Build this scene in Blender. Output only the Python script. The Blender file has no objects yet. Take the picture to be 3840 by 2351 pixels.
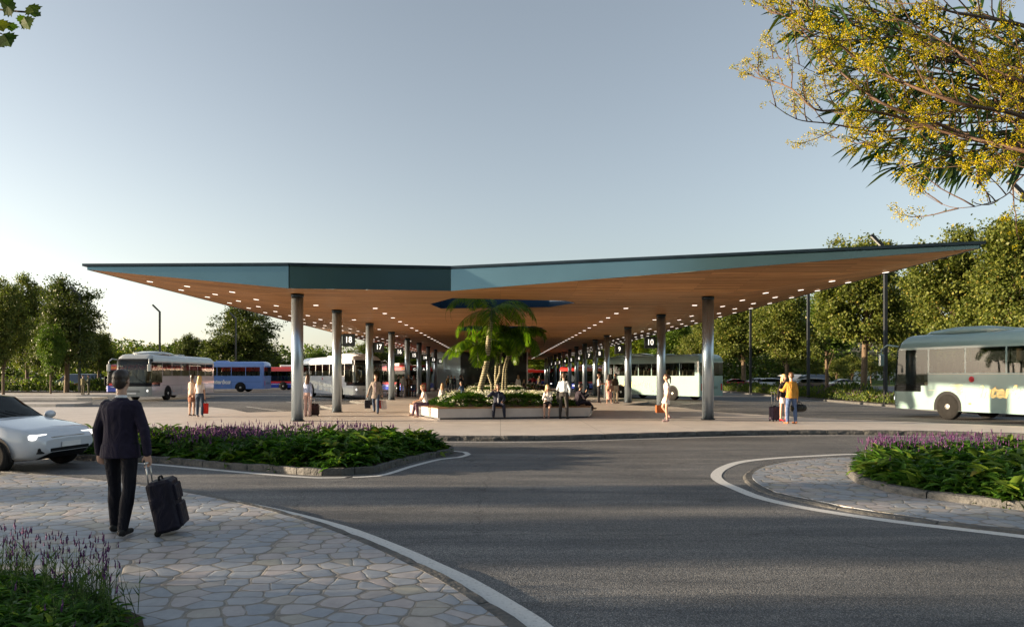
import bpy, math, random
import numpy as np
from mathutils import Vector, Matrix, geometry, noise
PI = math.pi
R = math.radians
random.seed(7)
rng = np.random.default_rng(11)
scene = bpy.context.scene
COL = scene.collection

# ---------------------------------------------------------------- site survey
F, X0, Y0, H = 1642.7, 1204.4, 903.5, 1.82
PZ = 0.14                      # height of the raised platform
def gp(x, y, z=0.0):
    Y = F * (H - z) / (y - Y0)
    return ((x - X0) * Y / F, Y)

# ---------------------------------------------------------------- materials
def newmat(name):
    m = bpy.data.materials.new(name); m.use_nodes = True
    nt = m.node_tree; b = nt.nodes['Principled BSDF']
    return m, nt, b
def N(nt, t, **kw):
    n = nt.nodes.new(t)
    for k, v in kw.items():
        if k in ('operation', 'blend_type', 'feature', 'distance', 'noise_dimensions', 'voronoi_dimensions', 'wave_type', 'bands_direction', 'data_type', 'mode', 'offset', 'squash', 'interpolation'):
            setattr(n, k, v)
        else:
            n.inputs[k].default_value = v
    return n
def ramp(nt, stops, src=None, interp='LINEAR'):
    r = nt.nodes.new('ShaderNodeValToRGB'); r.color_ramp.interpolation = interp
    e = r.color_ramp.elements
    while len(e) < len(stops): e.new(0.5)
    for i, (p, c) in enumerate(stops):
        e[i].position = p
        e[i].color = (c[0], c[1], c[2], 1) if not isinstance(c, (int, float)) else (c, c, c, 1)
    if src is not None: nt.links.new(src, r.inputs[0])
    return r
def mixc(nt, a, b, fac, blend='MIX'):
    m = nt.nodes.new('ShaderNodeMix'); m.data_type = 'RGBA'; m.blend_type = blend
    for v, i in ((a, 6), (b, 7)):
        if isinstance(v, (tuple, list)): m.inputs[i].default_value = (v[0], v[1], v[2], 1)
        else: nt.links.new(v, m.inputs[i])
    if isinstance(fac, (int, float)): m.inputs[0].default_value = fac
    else: nt.links.new(fac, m.inputs[0])
    return m.outputs[2]
def pos(nt, scale=(1, 1, 1), obj=False):
    if obj:
        tc = nt.nodes.new('ShaderNodeTexCoord'); o = tc.outputs['Object']
    else:
        tc = nt.nodes.new('ShaderNodeNewGeometry'); o = tc.outputs['Position']
    mp = nt.nodes.new('ShaderNodeMapping'); mp.inputs['Scale'].default_value = scale
    nt.links.new(o, mp.inputs[0]); return mp.outputs[0]
def bump(nt, b, h, strength=0.3, dist=0.01):
    n = nt.nodes.new('ShaderNodeBump'); n.inputs['Strength'].default_value = strength
    n.inputs['Distance'].default_value = dist
    nt.links.new(h, n.inputs['Height']); nt.links.new(n.outputs[0], b.inputs['Normal'])
def simple(name, col, rough=0.5, metal=0.0, var=0.12, scale=3.0, bmp=0.0, coat=0.0, spec=0.5):
    m, nt, b = newmat(name)
    n = N(nt, 'ShaderNodeTexNoise', Scale=scale, Detail=4.0)
    nt.links.new(pos(nt, obj=True), n.inputs[0])
    lo = [c * (1 - var) for c in col]; hi = [min(1, c * (1 + var)) for c in col]
    r = ramp(nt, [(0.3, lo), (0.7, hi)], n.outputs['Fac'])
    nt.links.new(r.outputs[0], b.inputs['Base Color'])
    b.inputs['Roughness'].default_value = rough; b.inputs['Metallic'].default_value = metal
    b.inputs['Coat Weight'].default_value = coat; b.inputs['Coat Roughness'].default_value = 0.05
    b.inputs['Specular IOR Level'].default_value = spec
    if bmp > 0:
        n2 = N(nt, 'ShaderNodeTexNoise', Scale=scale * 12, Detail=3.0)
        nt.links.new(pos(nt, obj=True), n2.inputs[0]); bump(nt, b, n2.outputs['Fac'], bmp, 0.01)
    return m
def leafmat(name, c1, c2, c3=None, trans=0.35, rough=0.45):
    m, nt, b = newmat(name)
    g = nt.nodes.new('ShaderNodeNewGeometry')
    st = [(0.0, c1), (0.92, c2)] + ([(1.0, c3)] if c3 else [])
    r = ramp(nt, st, g.outputs['Random Per Island'])
    n = N(nt, 'ShaderNodeTexNoise', Scale=0.9, Detail=2.0)
    nt.links.new(pos(nt), n.inputs[0])
    v = ramp(nt, [(0.3, (0.72, 0.75, 0.8)), (0.7, (1.15, 1.1, 0.95))], n.outputs['Fac'])
    c = mixc(nt, r.outputs[0], v.outputs[0], 1.0, 'MULTIPLY')
    nt.links.new(c, b.inputs['Base Color']); b.inputs['Roughness'].default_value = rough
    b.inputs['Specular IOR Level'].default_value = 0.18
    t = nt.nodes.new('ShaderNodeBsdfTranslucent'); nt.links.new(mixc(nt, c, (1.0, 1.15, 0.5), 1.0, 'MULTIPLY'), t.inputs[0])
    mx = nt.nodes.new('ShaderNodeMixShader'); mx.inputs[0].default_value = trans
    nt.links.new(b.outputs[0], mx.inputs[1]); nt.links.new(t.outputs[0], mx.inputs[2])
    nt.links.new(mx.outputs[0], nt.nodes['Material Output'].inputs[0])
    return m
def emis(name, col, strength):
    m, nt, b = newmat(name)
    b.inputs['Base Color'].default_value = (*col, 1)
    b.inputs['Emission Color'].default_value = (*col, 1)
    b.inputs['Emission Strength'].default_value = strength
    return m
def glass(name, tint=(0.30, 0.32, 0.30), rough=0.02, refl=0.25, gcol=(0.9, 0.95, 0.95)):
    m = bpy.data.materials.new(name); m.use_nodes = True; nt = m.node_tree
    nt.nodes.remove(nt.nodes['Principled BSDF'])
    tr = nt.nodes.new('ShaderNodeBsdfTransparent'); tr.inputs[0].default_value = (*tint, 1)
    gl = nt.nodes.new('ShaderNodeBsdfGlossy'); gl.inputs['Roughness'].default_value = rough
    gl.inputs[0].default_value = (*gcol, 1)
    lw = nt.nodes.new('ShaderNodeLayerWeight'); lw.inputs[0].default_value = refl
    r = ramp(nt, [(0.0, 0.04), (0.6, 0.22), (1.0, 0.7)], lw.outputs['Fresnel'])
    mx = nt.nodes.new('ShaderNodeMixShader'); nt.links.new(r.outputs[0], mx.inputs[0])
    nt.links.new(tr.outputs[0], mx.inputs[1]); nt.links.new(gl.outputs[0], mx.inputs[2])
    nt.links.new(mx.outputs[0], nt.nodes['Material Output'].inputs[0])
    return m

M = {}
def build_materials():
    # asphalt: aggregate speckle, long wear streaks, tar patches
    m, nt, b = newmat('asphalt'); p = pos(nt)
    sp = N(nt, 'ShaderNodeTexVoronoi', Scale=85.0); nt.links.new(p, sp.inputs[0])
    spk = ramp(nt, [(0.0, (0.44, 0.44, 0.43)), (0.2, (0.18, 0.185, 0.19)), (0.5, (0.078, 0.084, 0.092)), (1.0, (0.048, 0.052, 0.058))], sp.outputs['Distance'])
    rnd = ramp(nt, [(0.0, 0.55), (1.0, 1.5)], sp.outputs['Color'])
    w = N(nt, 'ShaderNodeTexNoise', Scale=1.0, Detail=6.0, Roughness=0.65); nt.links.new(pos(nt, (0.22, 2.2, 1)), w.inputs[0])
    wr = ramp(nt, [(0.32, (0.62, 0.64, 0.67)), (0.68, (1.7, 1.62, 1.5))], w.outputs['Fac'])
    w2 = N(nt, 'ShaderNodeTexNoise', Scale=0.25, Detail=3.0); nt.links.new(p, w2.inputs[0])
    wr2 = ramp(nt, [(0.35, 0.82), (0.7, 1.25)], w2.outputs['Fac'])
    c = mixc(nt, spk.outputs[0], rnd.outputs[0], 1.0, 'MULTIPLY')
    c = mixc(nt, c, wr.outputs[0], 1.0, 'MULTIPLY'); c = mixc(nt, c, wr2.outputs[0], 1.0, 'MULTIPLY')
    st = N(nt, 'ShaderNodeTexNoise', Scale=1.1, Detail=5.0, Roughness=0.6); nt.links.new(pos(nt, (.7, 1.3, 1)), st.inputs[0])
    c = mixc(nt, c, ramp(nt, [(0.60, 1.0), (0.70, 0.68)], st.outputs['Fac']).outputs[0], 1.0, 'MULTIPLY')
    cr = N(nt, 'ShaderNodeTexVoronoi', Scale=0.22, feature='DISTANCE_TO_EDGE'); nt.links.new(pos(nt, (1, 0.7, 1)), cr.inputs[0])
    nn = N(nt, 'ShaderNodeTexNoise', Scale=3.0, Detail=5.0); nt.links.new(p, nn.inputs[0])
    nt.links.new(mixc(nt, p, nn.outputs['Color'], 0.22, 'LINEAR_LIGHT'), cr.inputs[0])
    crr = ramp(nt, [(0.0, 0.55), (0.0035, 1.0)], cr.outputs['Distance'])
    c = mixc(nt, c, crr.outputs[0], 1.0, 'MULTIPLY')
    nt.links.new(c, b.inputs['Base Color'])
    rr = ramp(nt, [(0.3, 0.62), (0.7, 0.85)], w.outputs['Fac']); nt.links.new(rr.outputs[0], b.inputs['Roughness'])
    b.inputs['Specular IOR Level'].default_value = 0.35
    bump(nt, b, sp.outputs['Distance'], 0.6, 0.006); M['asphalt'] = m
    # road paint, worn
    m, nt, b = newmat('road_paint'); p = pos(nt)
    n = N(nt, 'ShaderNodeTexNoise', Scale=30.0, Detail=8.0, Roughness=0.7); nt.links.new(p, n.inputs[0])
    r = ramp(nt, [(0.30, (0.16, 0.16, 0.16)), (0.42, (0.58, 0.58, 0.56)), (1.0, (0.80, 0.79, 0.77))], n.outputs['Fac'])
    nt.links.new(r.outputs[0], b.inputs['Base Color']); b.inputs['Roughness'].default_value = 0.6
    bump(nt, b, n.outputs['Fac'], 0.4, 0.004); M['paint'] = m
    # concrete platform
    m, nt, b = newmat('platform_concrete'); p = pos(nt)
    n = N(nt, 'ShaderNodeTexNoise', Scale=1.3, Detail=8.0, Roughness=0.6); nt.links.new(p, n.inputs[0])
    n3 = N(nt, 'ShaderNodeTexNoise', Scale=60.0, Detail=2.0); nt.links.new(p, n3.inputs[0])
    r = ramp(nt, [(0.3, (0.55, 0.505, 0.46)), (0.7, (0.68, 0.63, 0.575))], n.outputs['Fac'])
    r3 = ramp(nt, [(0.3, 0.88), (0.7, 1.08)], n3.outputs['Fac'])
    c = mixc(nt, r.outputs[0], r3.outputs[0], 1.0, 'MULTIPLY')
    br = N(nt, 'ShaderNodeTexBrick', Scale=1.0); br.offset = 0.0
    br.inputs['Brick Width'].default_value = 3.0; br.inputs['Row Height'].default_value = 3.0
    br.inputs['Mortar Size'].default_value = 0.008; br.inputs['Mortar Smooth'].default_value = 0.0
    br.inputs['Color1'].default_value = br.inputs['Color2'].default_value = (1, 1, 1, 1); br.inputs['Mortar'].default_value = (0.5, 0.5, 0.5, 1)
    nt.links.new(p, br.inputs[0]); c = mixc(nt, c, br.outputs[0], 1.0, 'MULTIPLY')
    nt.links.new(c, b.inputs['Base Color']); b.inputs['Roughness'].default_value = 0.55
    bump(nt, b, n3.outputs['Fac'], 0.15, 0.004); M['concrete'] = m
    # crazy paving
    m, nt, b = newmat('flagstones')
    g = nt.nodes.new('ShaderNodeNewGeometry')
    nz = N(nt, 'ShaderNodeTexNoise', Scale=2.6, Detail=3.0); nt.links.new(g.outputs['Position'], nz.inputs[0])
    wp = mixc(nt, g.outputs['Position'], nz.outputs['Color'], 0.06, 'LINEAR_LIGHT')
    mp = nt.nodes.new('ShaderNodeMapping'); mp.inputs['Scale'].default_value = (0.85, 1.0, 0.0); nt.links.new(wp, mp.inputs[0])
    v1 = N(nt, 'ShaderNodeTexVoronoi', Scale=5.0, feature='DISTANCE_TO_EDGE', voronoi_dimensions='2D', Randomness=0.9)
    v2 = N(nt, 'ShaderNodeTexVoronoi', Scale=5.0, voronoi_dimensions='2D', Randomness=0.9)
    for v in (v1, v2): nt.links.new(mp.outputs[0], v.inputs['Vector'])
    sep = nt.nodes.new('ShaderNodeSeparateColor'); nt.links.new(v2.outputs['Color'], sep.inputs[0])
    stone = ramp(nt, [(0.0, (0.225, 0.26, 0.31)), (0.3, (0.27, 0.30, 0.34)), (0.55, (0.32, 0.335, 0.36)), (0.78, (0.37, 0.34, 0.34)), (1.0, (0.315, 0.31, 0.27))], sep.outputs[0])
    det = N(nt, 'ShaderNodeTexNoise', Scale=9.0, Detail=8.0, Roughness=0.65); nt.links.new(g.outputs['Position'], det.inputs[0])
    dr = ramp(nt, [(0.25, 0.8), (0.75, 1.15)], det.outputs['Fac'])
    sc = mixc(nt, stone.outputs[0], dr.outputs[0], 1.0, 'MULTIPLY')
    far = nt.nodes.new('ShaderNodeMath'); far.operation = 'POWER'; nt.links.new(v2.outputs['Distance'], far.inputs[0]); far.inputs[1].default_value = 3.0
    eff = nt.nodes.new('ShaderNodeMath'); eff.operation = 'MULTIPLY_ADD'; nt.links.new(far.outputs[0], eff.inputs[0]); eff.inputs[1].default_value = -0.38; nt.links.new(v1.outputs['Distance'], eff.inputs[2])
    gap = ramp(nt, [(0.0, 0.25), (0.014, 1.0)], eff.outputs[0])
    jc = ramp(nt, [(0.3, (0.11, 0.10, 0.085)), (0.7, (0.22, 0.20, 0.16))], det.outputs['Fac'])
    c = mixc(nt, jc.outputs[0], sc, gap.outputs[0])
    nt.links.new(c, b.inputs['Base Color']); b.inputs['Roughness'].default_value = 0.55
    hh = ramp(nt, [(0.0, 0.0), (0.05, 0.72), (0.16, 0.9), (0.5, 0.95)], v1.outputs['Distance'])
    ad = nt.nodes.new('ShaderNodeMath'); ad.operation = 'MULTIPLY_ADD'; nt.links.new(det.outputs['Fac'], ad.inputs[0]); ad.inputs[1].default_value = 0.12
    nt.links.new(hh.outputs[0], ad.inputs[2]); bump(nt, b, ad.outputs[0], 0.5, 0.02); M['flag'] = m
    # kerb stone
    m, nt, b = newmat('kerb_stone'); p = pos(nt)
    n = N(nt, 'ShaderNodeTexNoise', Scale=5.0, Detail=8.0, Roughness=0.65); nt.links.new(p, n.inputs[0])
    r = ramp(nt, [(0.3, (0.045, 0.047, 0.048)), (0.6, (0.10, 0.10, 0.096)), (0.8, (0.17, 0.155, 0.125))], n.outputs['Fac'])
    nt.links.new(r.outputs[0], b.inputs['Base Color']); b.inputs['Roughness'].default_value = 0.7
    n2 = N(nt, 'ShaderNodeTexNoise', Scale=14.0, Detail=6.0); nt.links.new(p, n2.inputs[0])
    bump(nt, b, n2.outputs['Fac'], 0.9, 0.03); M['kerb'] = m
    # timber soffit: planks along X
    m, nt, b = newmat('timber_soffit'); p = pos(nt)
    br = N(nt, 'ShaderNodeTexBrick', Scale=1.0); br.offset = 0.37
    br.inputs['Brick Width'].default_value = 4.2; br.inputs['Row Height'].default_value = 0.16
    br.inputs['Mortar Size'].default_value = 0.006; br.inputs['Mortar Smooth'].default_value = 0.1
    br.inputs['Color1'].default_value = (0.0, 0.0, 0.0, 1); br.inputs['Color2'].default_value = (1, 1, 1, 1); br.inputs['Mortar'].default_value = (0.5, 0.5, 0.5, 1)
    nt.links.new(p, br.inputs[0])
    gr = N(nt, 'ShaderNodeTexNoise', Scale=1.0, Detail=8.0, Roughness=0.7, Distortion=0.6); nt.links.new(pos(nt, (0.55, 9.0, 1)), gr.inputs[0])
    r = ramp(nt, [(0.28, (0.25, 0.112, 0.042)), (0.5, (0.48, 0.24, 0.098)), (0.72, (0.64, 0.37, 0.165))], gr.outputs['Fac'])
    sepb = ramp(nt, [(0.0, 0.72), (1.0, 1.22)], br.outputs['Color'])
    c = mixc(nt, r.outputs[0], sepb.outputs[0], 1.0, 'MULTIPLY')
    jr = ramp(nt, [(0.0, 1.0), (1.0, 0.35)], br.outputs['Fac'])
    c = mixc(nt, c, jr.outputs[0], 1.0, 'MULTIPLY')
    nt.links.new(c, b.inputs['Base Color']); b.inputs['Roughness'].default_value = 0.6; b.inputs['Specular IOR Level'].default_value = 0.25
    bump(nt, b, gr.outputs['Fac'], 0.15, 0.01); M['timber'] = m
    M['fascia'] = simple('fascia_glass_panel', (0.09, 0.17, 0.215), 0.12, 0.65, 0.06, 0.6)
    M['well'] = simple('skylight_well_panel', (0.02, 0.05, 0.10), 0.12, 0.3, 0.1, 0.6)
    M['lip'] = simple('roof_edge_metal', (0.02, 0.035, 0.05), 0.3, 0.6, 0.2, 2)
    # stainless columns
    m, nt, b = newmat('brushed_steel'); p = pos(nt, (30, 30, 0.6))
    n = N(nt, 'ShaderNodeTexNoise', Scale=1.0, Detail=4.0); nt.links.new(p, n.inputs[0])
    r = ramp(nt, [(0.3, (0.34, 0.43, 0.52)), (0.7, (0.45, 0.54, 0.62))], n.outputs['Fac'])
    nt.links.new(r.outputs[0], b.inputs['Base Color']); b.inputs['Metallic'].default_value = 0.85
    rr = ramp(nt, [(0.3, 0.26), (0.7, 0.38)], n.outputs['Fac']); nt.links.new(rr.outputs[0], b.inputs['Roughness']); M['steel'] = m
    M['light'] = emis('downlight_glow', (1.0, 0.93, 0.82), 0.9)
    M['num'] = emis('lit_number', (1.0, 0.93, 0.80), 0.55)
    M['signbox'] = simple('sign_box_grey', (0.06, 0.075, 0.085), 0.35, 0.3, 0.1, 4)
    M['bench'] = simple('bench_concrete', (0.47, 0.43, 0.40), 0.6, 0, 0.07, 3, 0.1)
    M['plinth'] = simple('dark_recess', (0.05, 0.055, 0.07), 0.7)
    m, nt, b = newmat('bench_timber'); p = pos(nt, (1.2, 12, 1))
    n = N(nt, 'ShaderNodeTexNoise', Scale=1.0, Detail=6.0); nt.links.new(p, n.inputs[0])
    r = ramp(nt, [(0.3, (0.16, 0.08, 0.035)), (0.7, (0.36, 0.20, 0.10))], n.outputs['Fac'])
    nt.links.new(r.outputs[0], b.inputs['Base Color']); b.inputs['Roughness'].default_value = 0.5; M['btimber'] = m
    M['soil'] = simple('soil', (0.05, 0.035, 0.022), 0.95, 0, 0.4, 20, 0.8)
    # grass ground
    m, nt, b = newmat('lawn'); p = pos(nt)
    n = N(nt, 'ShaderNodeTexNoise', Scale=0.35, Detail=10.0, Roughness=0.75); nt.links.new(p, n.inputs[0])
    r = ramp(nt, [(0.3, (0.035, 0.075, 0.012)), (0.55, (0.085, 0.15, 0.02)), (0.75, (0.16, 0.20, 0.04))], n.outputs['Fac'])
    nt.links.new(r.outputs[0], b.inputs['Base Color']); b.inputs['Roughness'].default_value = 0.9
    n2 = N(nt, 'ShaderNodeTexNoise', Scale=9.0, Detail=6.0); nt.links.new(p, n2.inputs[0]); bump(nt, b, n2.outputs['Fac'], 1.0, 0.15); M['lawn'] = m
    # bark
    m, nt, b = newmat('bark'); p = pos(nt, (6, 6, 1.2), True)
    n = N(nt, 'ShaderNodeTexNoise', Scale=2.0, Detail=8.0, Roughness=0.7); nt.links.new(p, n.inputs[0])
    r = ramp(nt, [(0.3, (0.05, 0.034, 0.02)), (0.7, (0.18, 0.125, 0.075))], n.outputs['Fac'])
    nt.links.new(r.outputs[0], b.inputs['Base Color']); b.inputs['Roughness'].default_value = 0.85; bump(nt, b, n.outputs['Fac'], 0.9, 0.03); M['bark'] = m
    M['twig'] = simple('twig_bark', (0.09, 0.05, 0.028), 0.7, 0, 0.35, 4, 0.3)
    # palm trunk with rings
    m, nt, b = newmat('palm_bark'); p = pos(nt, (1, 1, 1), True)
    wv = N(nt, 'ShaderNodeTexWave', Scale=3.2, Distortion=1.2, Detail=2.0); wv.wave_type = 'BANDS'; wv.bands_direction = 'Z'; nt.links.new(p, wv.inputs[0])
    r = ramp(nt, [(0.1, (0.10, 0.08, 0.045)), (0.5, (0.27, 0.24, 0.14)), (0.9, (0.34, 0.32, 0.20))], wv.outputs['Fac'])
    nt.links.new(r.outputs[0], b.inputs['Base Color']); b.inputs['Roughness'].default_value = 0.7; bump(nt, b, wv.outputs['Fac'], 0.7, 0.03); M['pbark'] = m
    M['leafA'] = leafmat('leaf_olive', (0.06, 0.09, 0.02), (0.175, 0.20, 0.045), (0.27, 0.21, 0.045))
    M['leafB'] = leafmat('leaf_green', (0.045, 0.09, 0.018), (0.14, 0.22, 0.032), (0.20, 0.19, 0.03))
    M['leafC'] = leafmat('leaf_yellow_green', (0.07, 0.11, 0.012), (0.17, 0.22, 0.02), (0.32, 0.27, 0.03), 0.4)
    M['leafD'] = leafmat('leaf_dark', (0.04, 0.062, 0.016), (0.115, 0.14, 0.034), None, 0.25)
    M['frond'] = leafmat('palm_leaf', (0.045, 0.12, 0.008), (0.17, 0.27, 0.014), (0.45, 0.36, 0.03), 0.5, 0.35)
    M['bed'] = leafmat('shrub_leaf', (0.028, 0.085, 0.018), (0.085, 0.19, 0.028), (0.20, 0.28, 0.035), 0.38, 0.35)
    M['lavleaf'] = leafmat('lavender_leaf', (0.03, 0.06, 0.025), (0.07, 0.12, 0.045), None, 0.3)
    M['lav'] = leafmat('lavender_flower', (0.055, 0.018, 0.08), (0.15, 0.06, 0.19), (0.25, 0.12, 0.27), 0.15, 0.7)
    M['lavdk'] = leafmat('lavender_bud', (0.05, 0.012, 0.045), (0.14, 0.03, 0.10), None, 0.1, 0.7)
    M['white_fl'] = leafmat('white_flower', (0.55, 0.55, 0.48), (0.80, 0.80, 0.74), None, 0.2, 0.7)
    M['yellow_fl'] = leafmat('yellow_flower', (0.24, 0.22, 0.006), (0.60, 0.47, 0.006), (0.38, 0.42, 0.015), 0.3, 0.6)
    M['olean'] = leafmat('long_leaf', (0.02, 0.05, 0.022), (0.05, 0.10, 0.035), (0.16, 0.15, 0.02), 0.3, 0.3)
    M['plane'] = leafmat('plane_leaf', (0.035, 0.075, 0.012), (0.07, 0.12, 0.014), (0.22, 0.20, 0.01), 0.4, 0.5)
    M['coach_white_tree_reflect'] = simple('coach_white_tree_reflect', (0.25, 0.38, 0.37), 0.18, 0.0, 0.03, 1, 0, 0.8)  # white paint with the green reflection of trees put into its colour
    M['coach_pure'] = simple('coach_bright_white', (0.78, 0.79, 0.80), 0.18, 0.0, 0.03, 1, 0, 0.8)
    M['coach_grey'] = simple('coach_silver', (0.45, 0.47, 0.46), 0.25, 0.2, 0.04, 1, 0, 0.6)
    M['coach_blue'] = simple('coach_blue', (0.17, 0.30, 0.66), 0.22, 0.0, 0.05, 1, 0, 0.7)
    M['bus_red'] = simple('bus_red', (0.55, 0.035, 0.03), 0.25, 0.0, 0.05, 1, 0, 0.6)
    M['bus_blue'] = simple('bus_navy_blue', (0.02, 0.05, 0.36), 0.25, 0.0, 0.05, 1, 0, 0.6)
    M['rubber'] = simple('rubber', (0.016, 0.016, 0.016), 0.85, 0, 0.2, 6, spec=0.15)
    M['rim'] = simple('wheel_rim', (0.55, 0.55, 0.53), 0.3, 0.8, 0.1, 5)
    M['black'] = simple('black_trim', (0.013, 0.014, 0.016), 0.6, spec=0.15)
    M['post'] = simple('dark_post_paint', (0.03, 0.033, 0.036), 0.45, 0.4, 0.15, 3)
    M['glass'] = glass('vehicle_glass')
    M['glassdk'] = glass('dark_vehicle_glass', (0.10, 0.12, 0.12), 0.02, 0.35)
    M['seat'] = simple('seat_fabric', (0.55, 0.50, 0.38), 0.8)
    M['lamp'] = emis('headlight_glow', (1.0, 0.97, 0.9), 0.6)
    M['tail'] = simple('tail_light', (0.5, 0.02, 0.015), 0.2)
    M['orange'] = simple('orange_lens', (0.75, 0.22, 0.03), 0.3)
    M['letter_white'] = simple('white_lettering', (0.8, 0.8, 0.8), 0.4)
    M['letter_gold'] = simple('pale_gold_lettering', (0.82, 0.66, 0.30), 0.25, 0.5)
    M['dot'] = simple('red_spot', (0.65, 0.05, 0.06), 0.4)
    M['bglass'] = simple('building_glass_pale', (0.36, 0.46, 0.52), 0.08, 0.5, 0.06, 0.3)
    M['bdark'] = simple('building_glass_dark', (0.02, 0.026, 0.03), 0.06, 0.2, 0.2, 0.4)
    M['frame'] = simple('pale_frame', (0.5, 0.53, 0.55), 0.4, 0.5)
    M['beige'] = simple('beige_wall', (0.55, 0.46, 0.34), 0.8, 0, 0.08, 0.5)
    M['wwall'] = simple('white_wall_panel', (0.72, 0.72, 0.70), 0.7, 0, 0.06, 0.5)

# ---------------------------------------------------------------- mesh helpers
class MB:
    def __init__(s): s.v = []; s.f = []; s.m = []; s.sm = []
    def add(s, vs, fs, mi=0, smooth=False):
        o = len(s.v); s.v += [tuple(v) for v in vs]
        for f in fs: s.f.append([i + o for i in f]); s.m.append(mi); s.sm.append(smooth)
    def box(s, x0, x1, y0, y1, z0, z1, mi=0, mat=None):
        vs = [(x0, y0, z0), (x1, y0, z0), (x1, y1, z0), (x0, y1, z0), (x0, y0, z1), (x1, y0, z1), (x1, y1, z1), (x0, y1, z1)]
        if mat is not None: vs = [mat @ Vector(v) for v in vs]
        s.add(vs, [(0, 3, 2, 1), (4, 5, 6, 7), (0, 1, 5, 4), (1, 2, 6, 5), (2, 3, 7, 6), (3, 0, 4, 7)], mi)
    def rbox(s, x0, x1, y0, y1, z0, z1, r=0.03, mi=0, mat=None, n=3):
        # box with its vertical edges rounded and top/bottom chamfered
        pts = []
        for cx, cy, a0 in ((x1 - r, y1 - r, 0), (x0 + r, y1 - r, 90), (x0 + r, y0 + r, 180), (x1 - r, y0 + r, 270)):
            for i in range(n + 1):
                a = R(a0 + 90 * i / n); pts.append((cx + r * math.cos(a), cy + r * math.sin(a), cx, cy))
        rings = []
        for z, k in ((z0, 0.3), (z0 + r * .6, 1), (z1 - r * .6, 1), (z1, 0.3)):
            rings.append([(cx + (x - cx) * k if k < 1 else x, cy + (y - cy) * k if k < 1 else y, z) for x, y, cx, cy in pts])
        s.loft(rings, mi=mi, mat=mat, smooth=False)
    def loft(s, rings, mi=0, mat=None, smooth=True, cap=True, closed=True):
        n = len(rings[0]); vs = [p for r in rings for p in r]
        if mat is not None: vs = [mat @ Vector(v) for v in vs]
        fs = []
        for k in range(len(rings) - 1):
            for i in range(n if closed else n - 1):
                j = (i + 1) % n
                fs.append((k * n + i, k * n + j, (k + 1) * n + j, (k + 1) * n + i))
        if cap: fs.append(tuple(range(n - 1, -1, -1))); fs.append(tuple(range((len(rings) - 1) * n, len(rings) * n)))
        s.add(vs, fs, mi, smooth)
    def tube(s, pts, rads, n=8, mi=0, cap=True, smooth=True):
        pts = [Vector(p) for p in pts]; rings = []; up = Vector((0, 0, 1))
        prev = None
        for i, p in enumerate(pts):
            d = (pts[min(i + 1, len(pts) - 1)] - pts[max(i - 1, 0)])
            if d.length < 1e-6: d = Vector((0, 0, 1))
            d.normalize()
            if prev is None:
                a = d.cross(up)
                if a.length < 0.05: a = d.cross(Vector((1, 0, 0)))
                a.normalize()
            else:
                a = prev - d * prev.dot(d)
                if a.length < 1e-4: a = d.cross(Vector((1, 0, 0)))
                a.normalize()
            prev = a; b = d.cross(a)
            r = rads[i] if isinstance(rads, (list, tuple)) else rads
            rings.append([p + (a * math.cos(2 * PI * k / n) + b * math.sin(2 * PI * k / n)) * r for k in range(n)])
        s.loft(rings, mi, None, smooth, cap)
    def cyl(s, p0, p1, r, n=16, mi=0, smooth=True): s.tube([p0, p1], [r, r], n, mi, True, smooth)
    def ell(s, c, r, mat=None, nu=12, nv=8, mi=0):
        rings = []
        for i in range(1, nv):
            t = PI * i / nv - PI / 2
            rings.append([(c[0] + r[0] * math.cos(t) * math.cos(2 * PI * k / nu), c[1] + r[1] * math.cos(t) * math.sin(2 * PI * k / nu), c[2] + r[2] * math.sin(t)) for k in range(nu)])
        n = nu; vs = [p for q in rings for p in q]; fs = []
        for k in range(len(rings) - 1):
            for i in range(n):
                j = (i + 1) % n; fs.append((k * n + i, k * n + j, (k + 1) * n + j, (k + 1) * n + i))
        b = len(vs); vs += [(c[0], c[1], c[2] - r[2]), (c[0], c[1], c[2] + r[2])]
        for i in range(n):
            j = (i + 1) % n; fs.append((b, j, i)); fs.append((b + 1, (len(rings) - 1) * n + i, (len(rings) - 1) * n + j))
        if mat is not None: vs = [mat @ Vector(v) for v in vs]
        s.add(vs, fs, mi, True)
    def prism(s, poly, z0, z1, mi=0, top_mi=None, bottom=True):
        n = len(poly); area = sum(poly[i][0] * poly[(i + 1) % n][1] - poly[(i + 1) % n][0] * poly[i][1] for i in range(n))
        if area < 0: poly = poly[::-1]
        vs = [(x, y, z0) for x, y in poly] + [(x, y, z1) for x, y in poly]
        s.add(vs, [(i, (i + 1) % n, n + (i + 1) % n, n + i) for i in range(n)], mi)
        tri = geometry.tessellate_polygon([[Vector((x, y, 0)) for x, y in poly]])
        tf = []; bf = []
        for t in tri:
            a, b, c = [poly[i] for i in t]
            cr = (b[0] - a[0]) * (c[1] - a[1]) - (b[1] - a[1]) * (c[0] - a[0])
            t = tuple(t) if cr > 0 else (t[0], t[2], t[1])
            tf.append(tuple(i + n for i in t)); bf.append((t[0], t[2], t[1]))
        o = len(s.v) - 2 * n
        for f in tf: s.f.append([i + o for i in f]); s.m.append(mi if top_mi is None else top_mi); s.sm.append(False)
        if bottom:
            for f in bf: s.f.append([i + o for i in f]); s.m.append(mi); s.sm.append(False)
    def build(s, name, mats, parent=None):
        me = bpy.data.meshes.new(name); me.from_pydata(s.v, [], s.f)
        for m in (mats if isinstance(mats, (list, tuple)) else [mats]): me.materials.append(m)
        me.polygons.foreach_set('material_index', s.m); me.polygons.foreach_set('use_smooth', s.sm); me.update()
        return link(name, me, parent)
def link(name, me, parent=None):
    o = bpy.data.objects.new(name, me); COL.objects.link(o)
    if parent is not None: o.parent = parent
    return o
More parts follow.
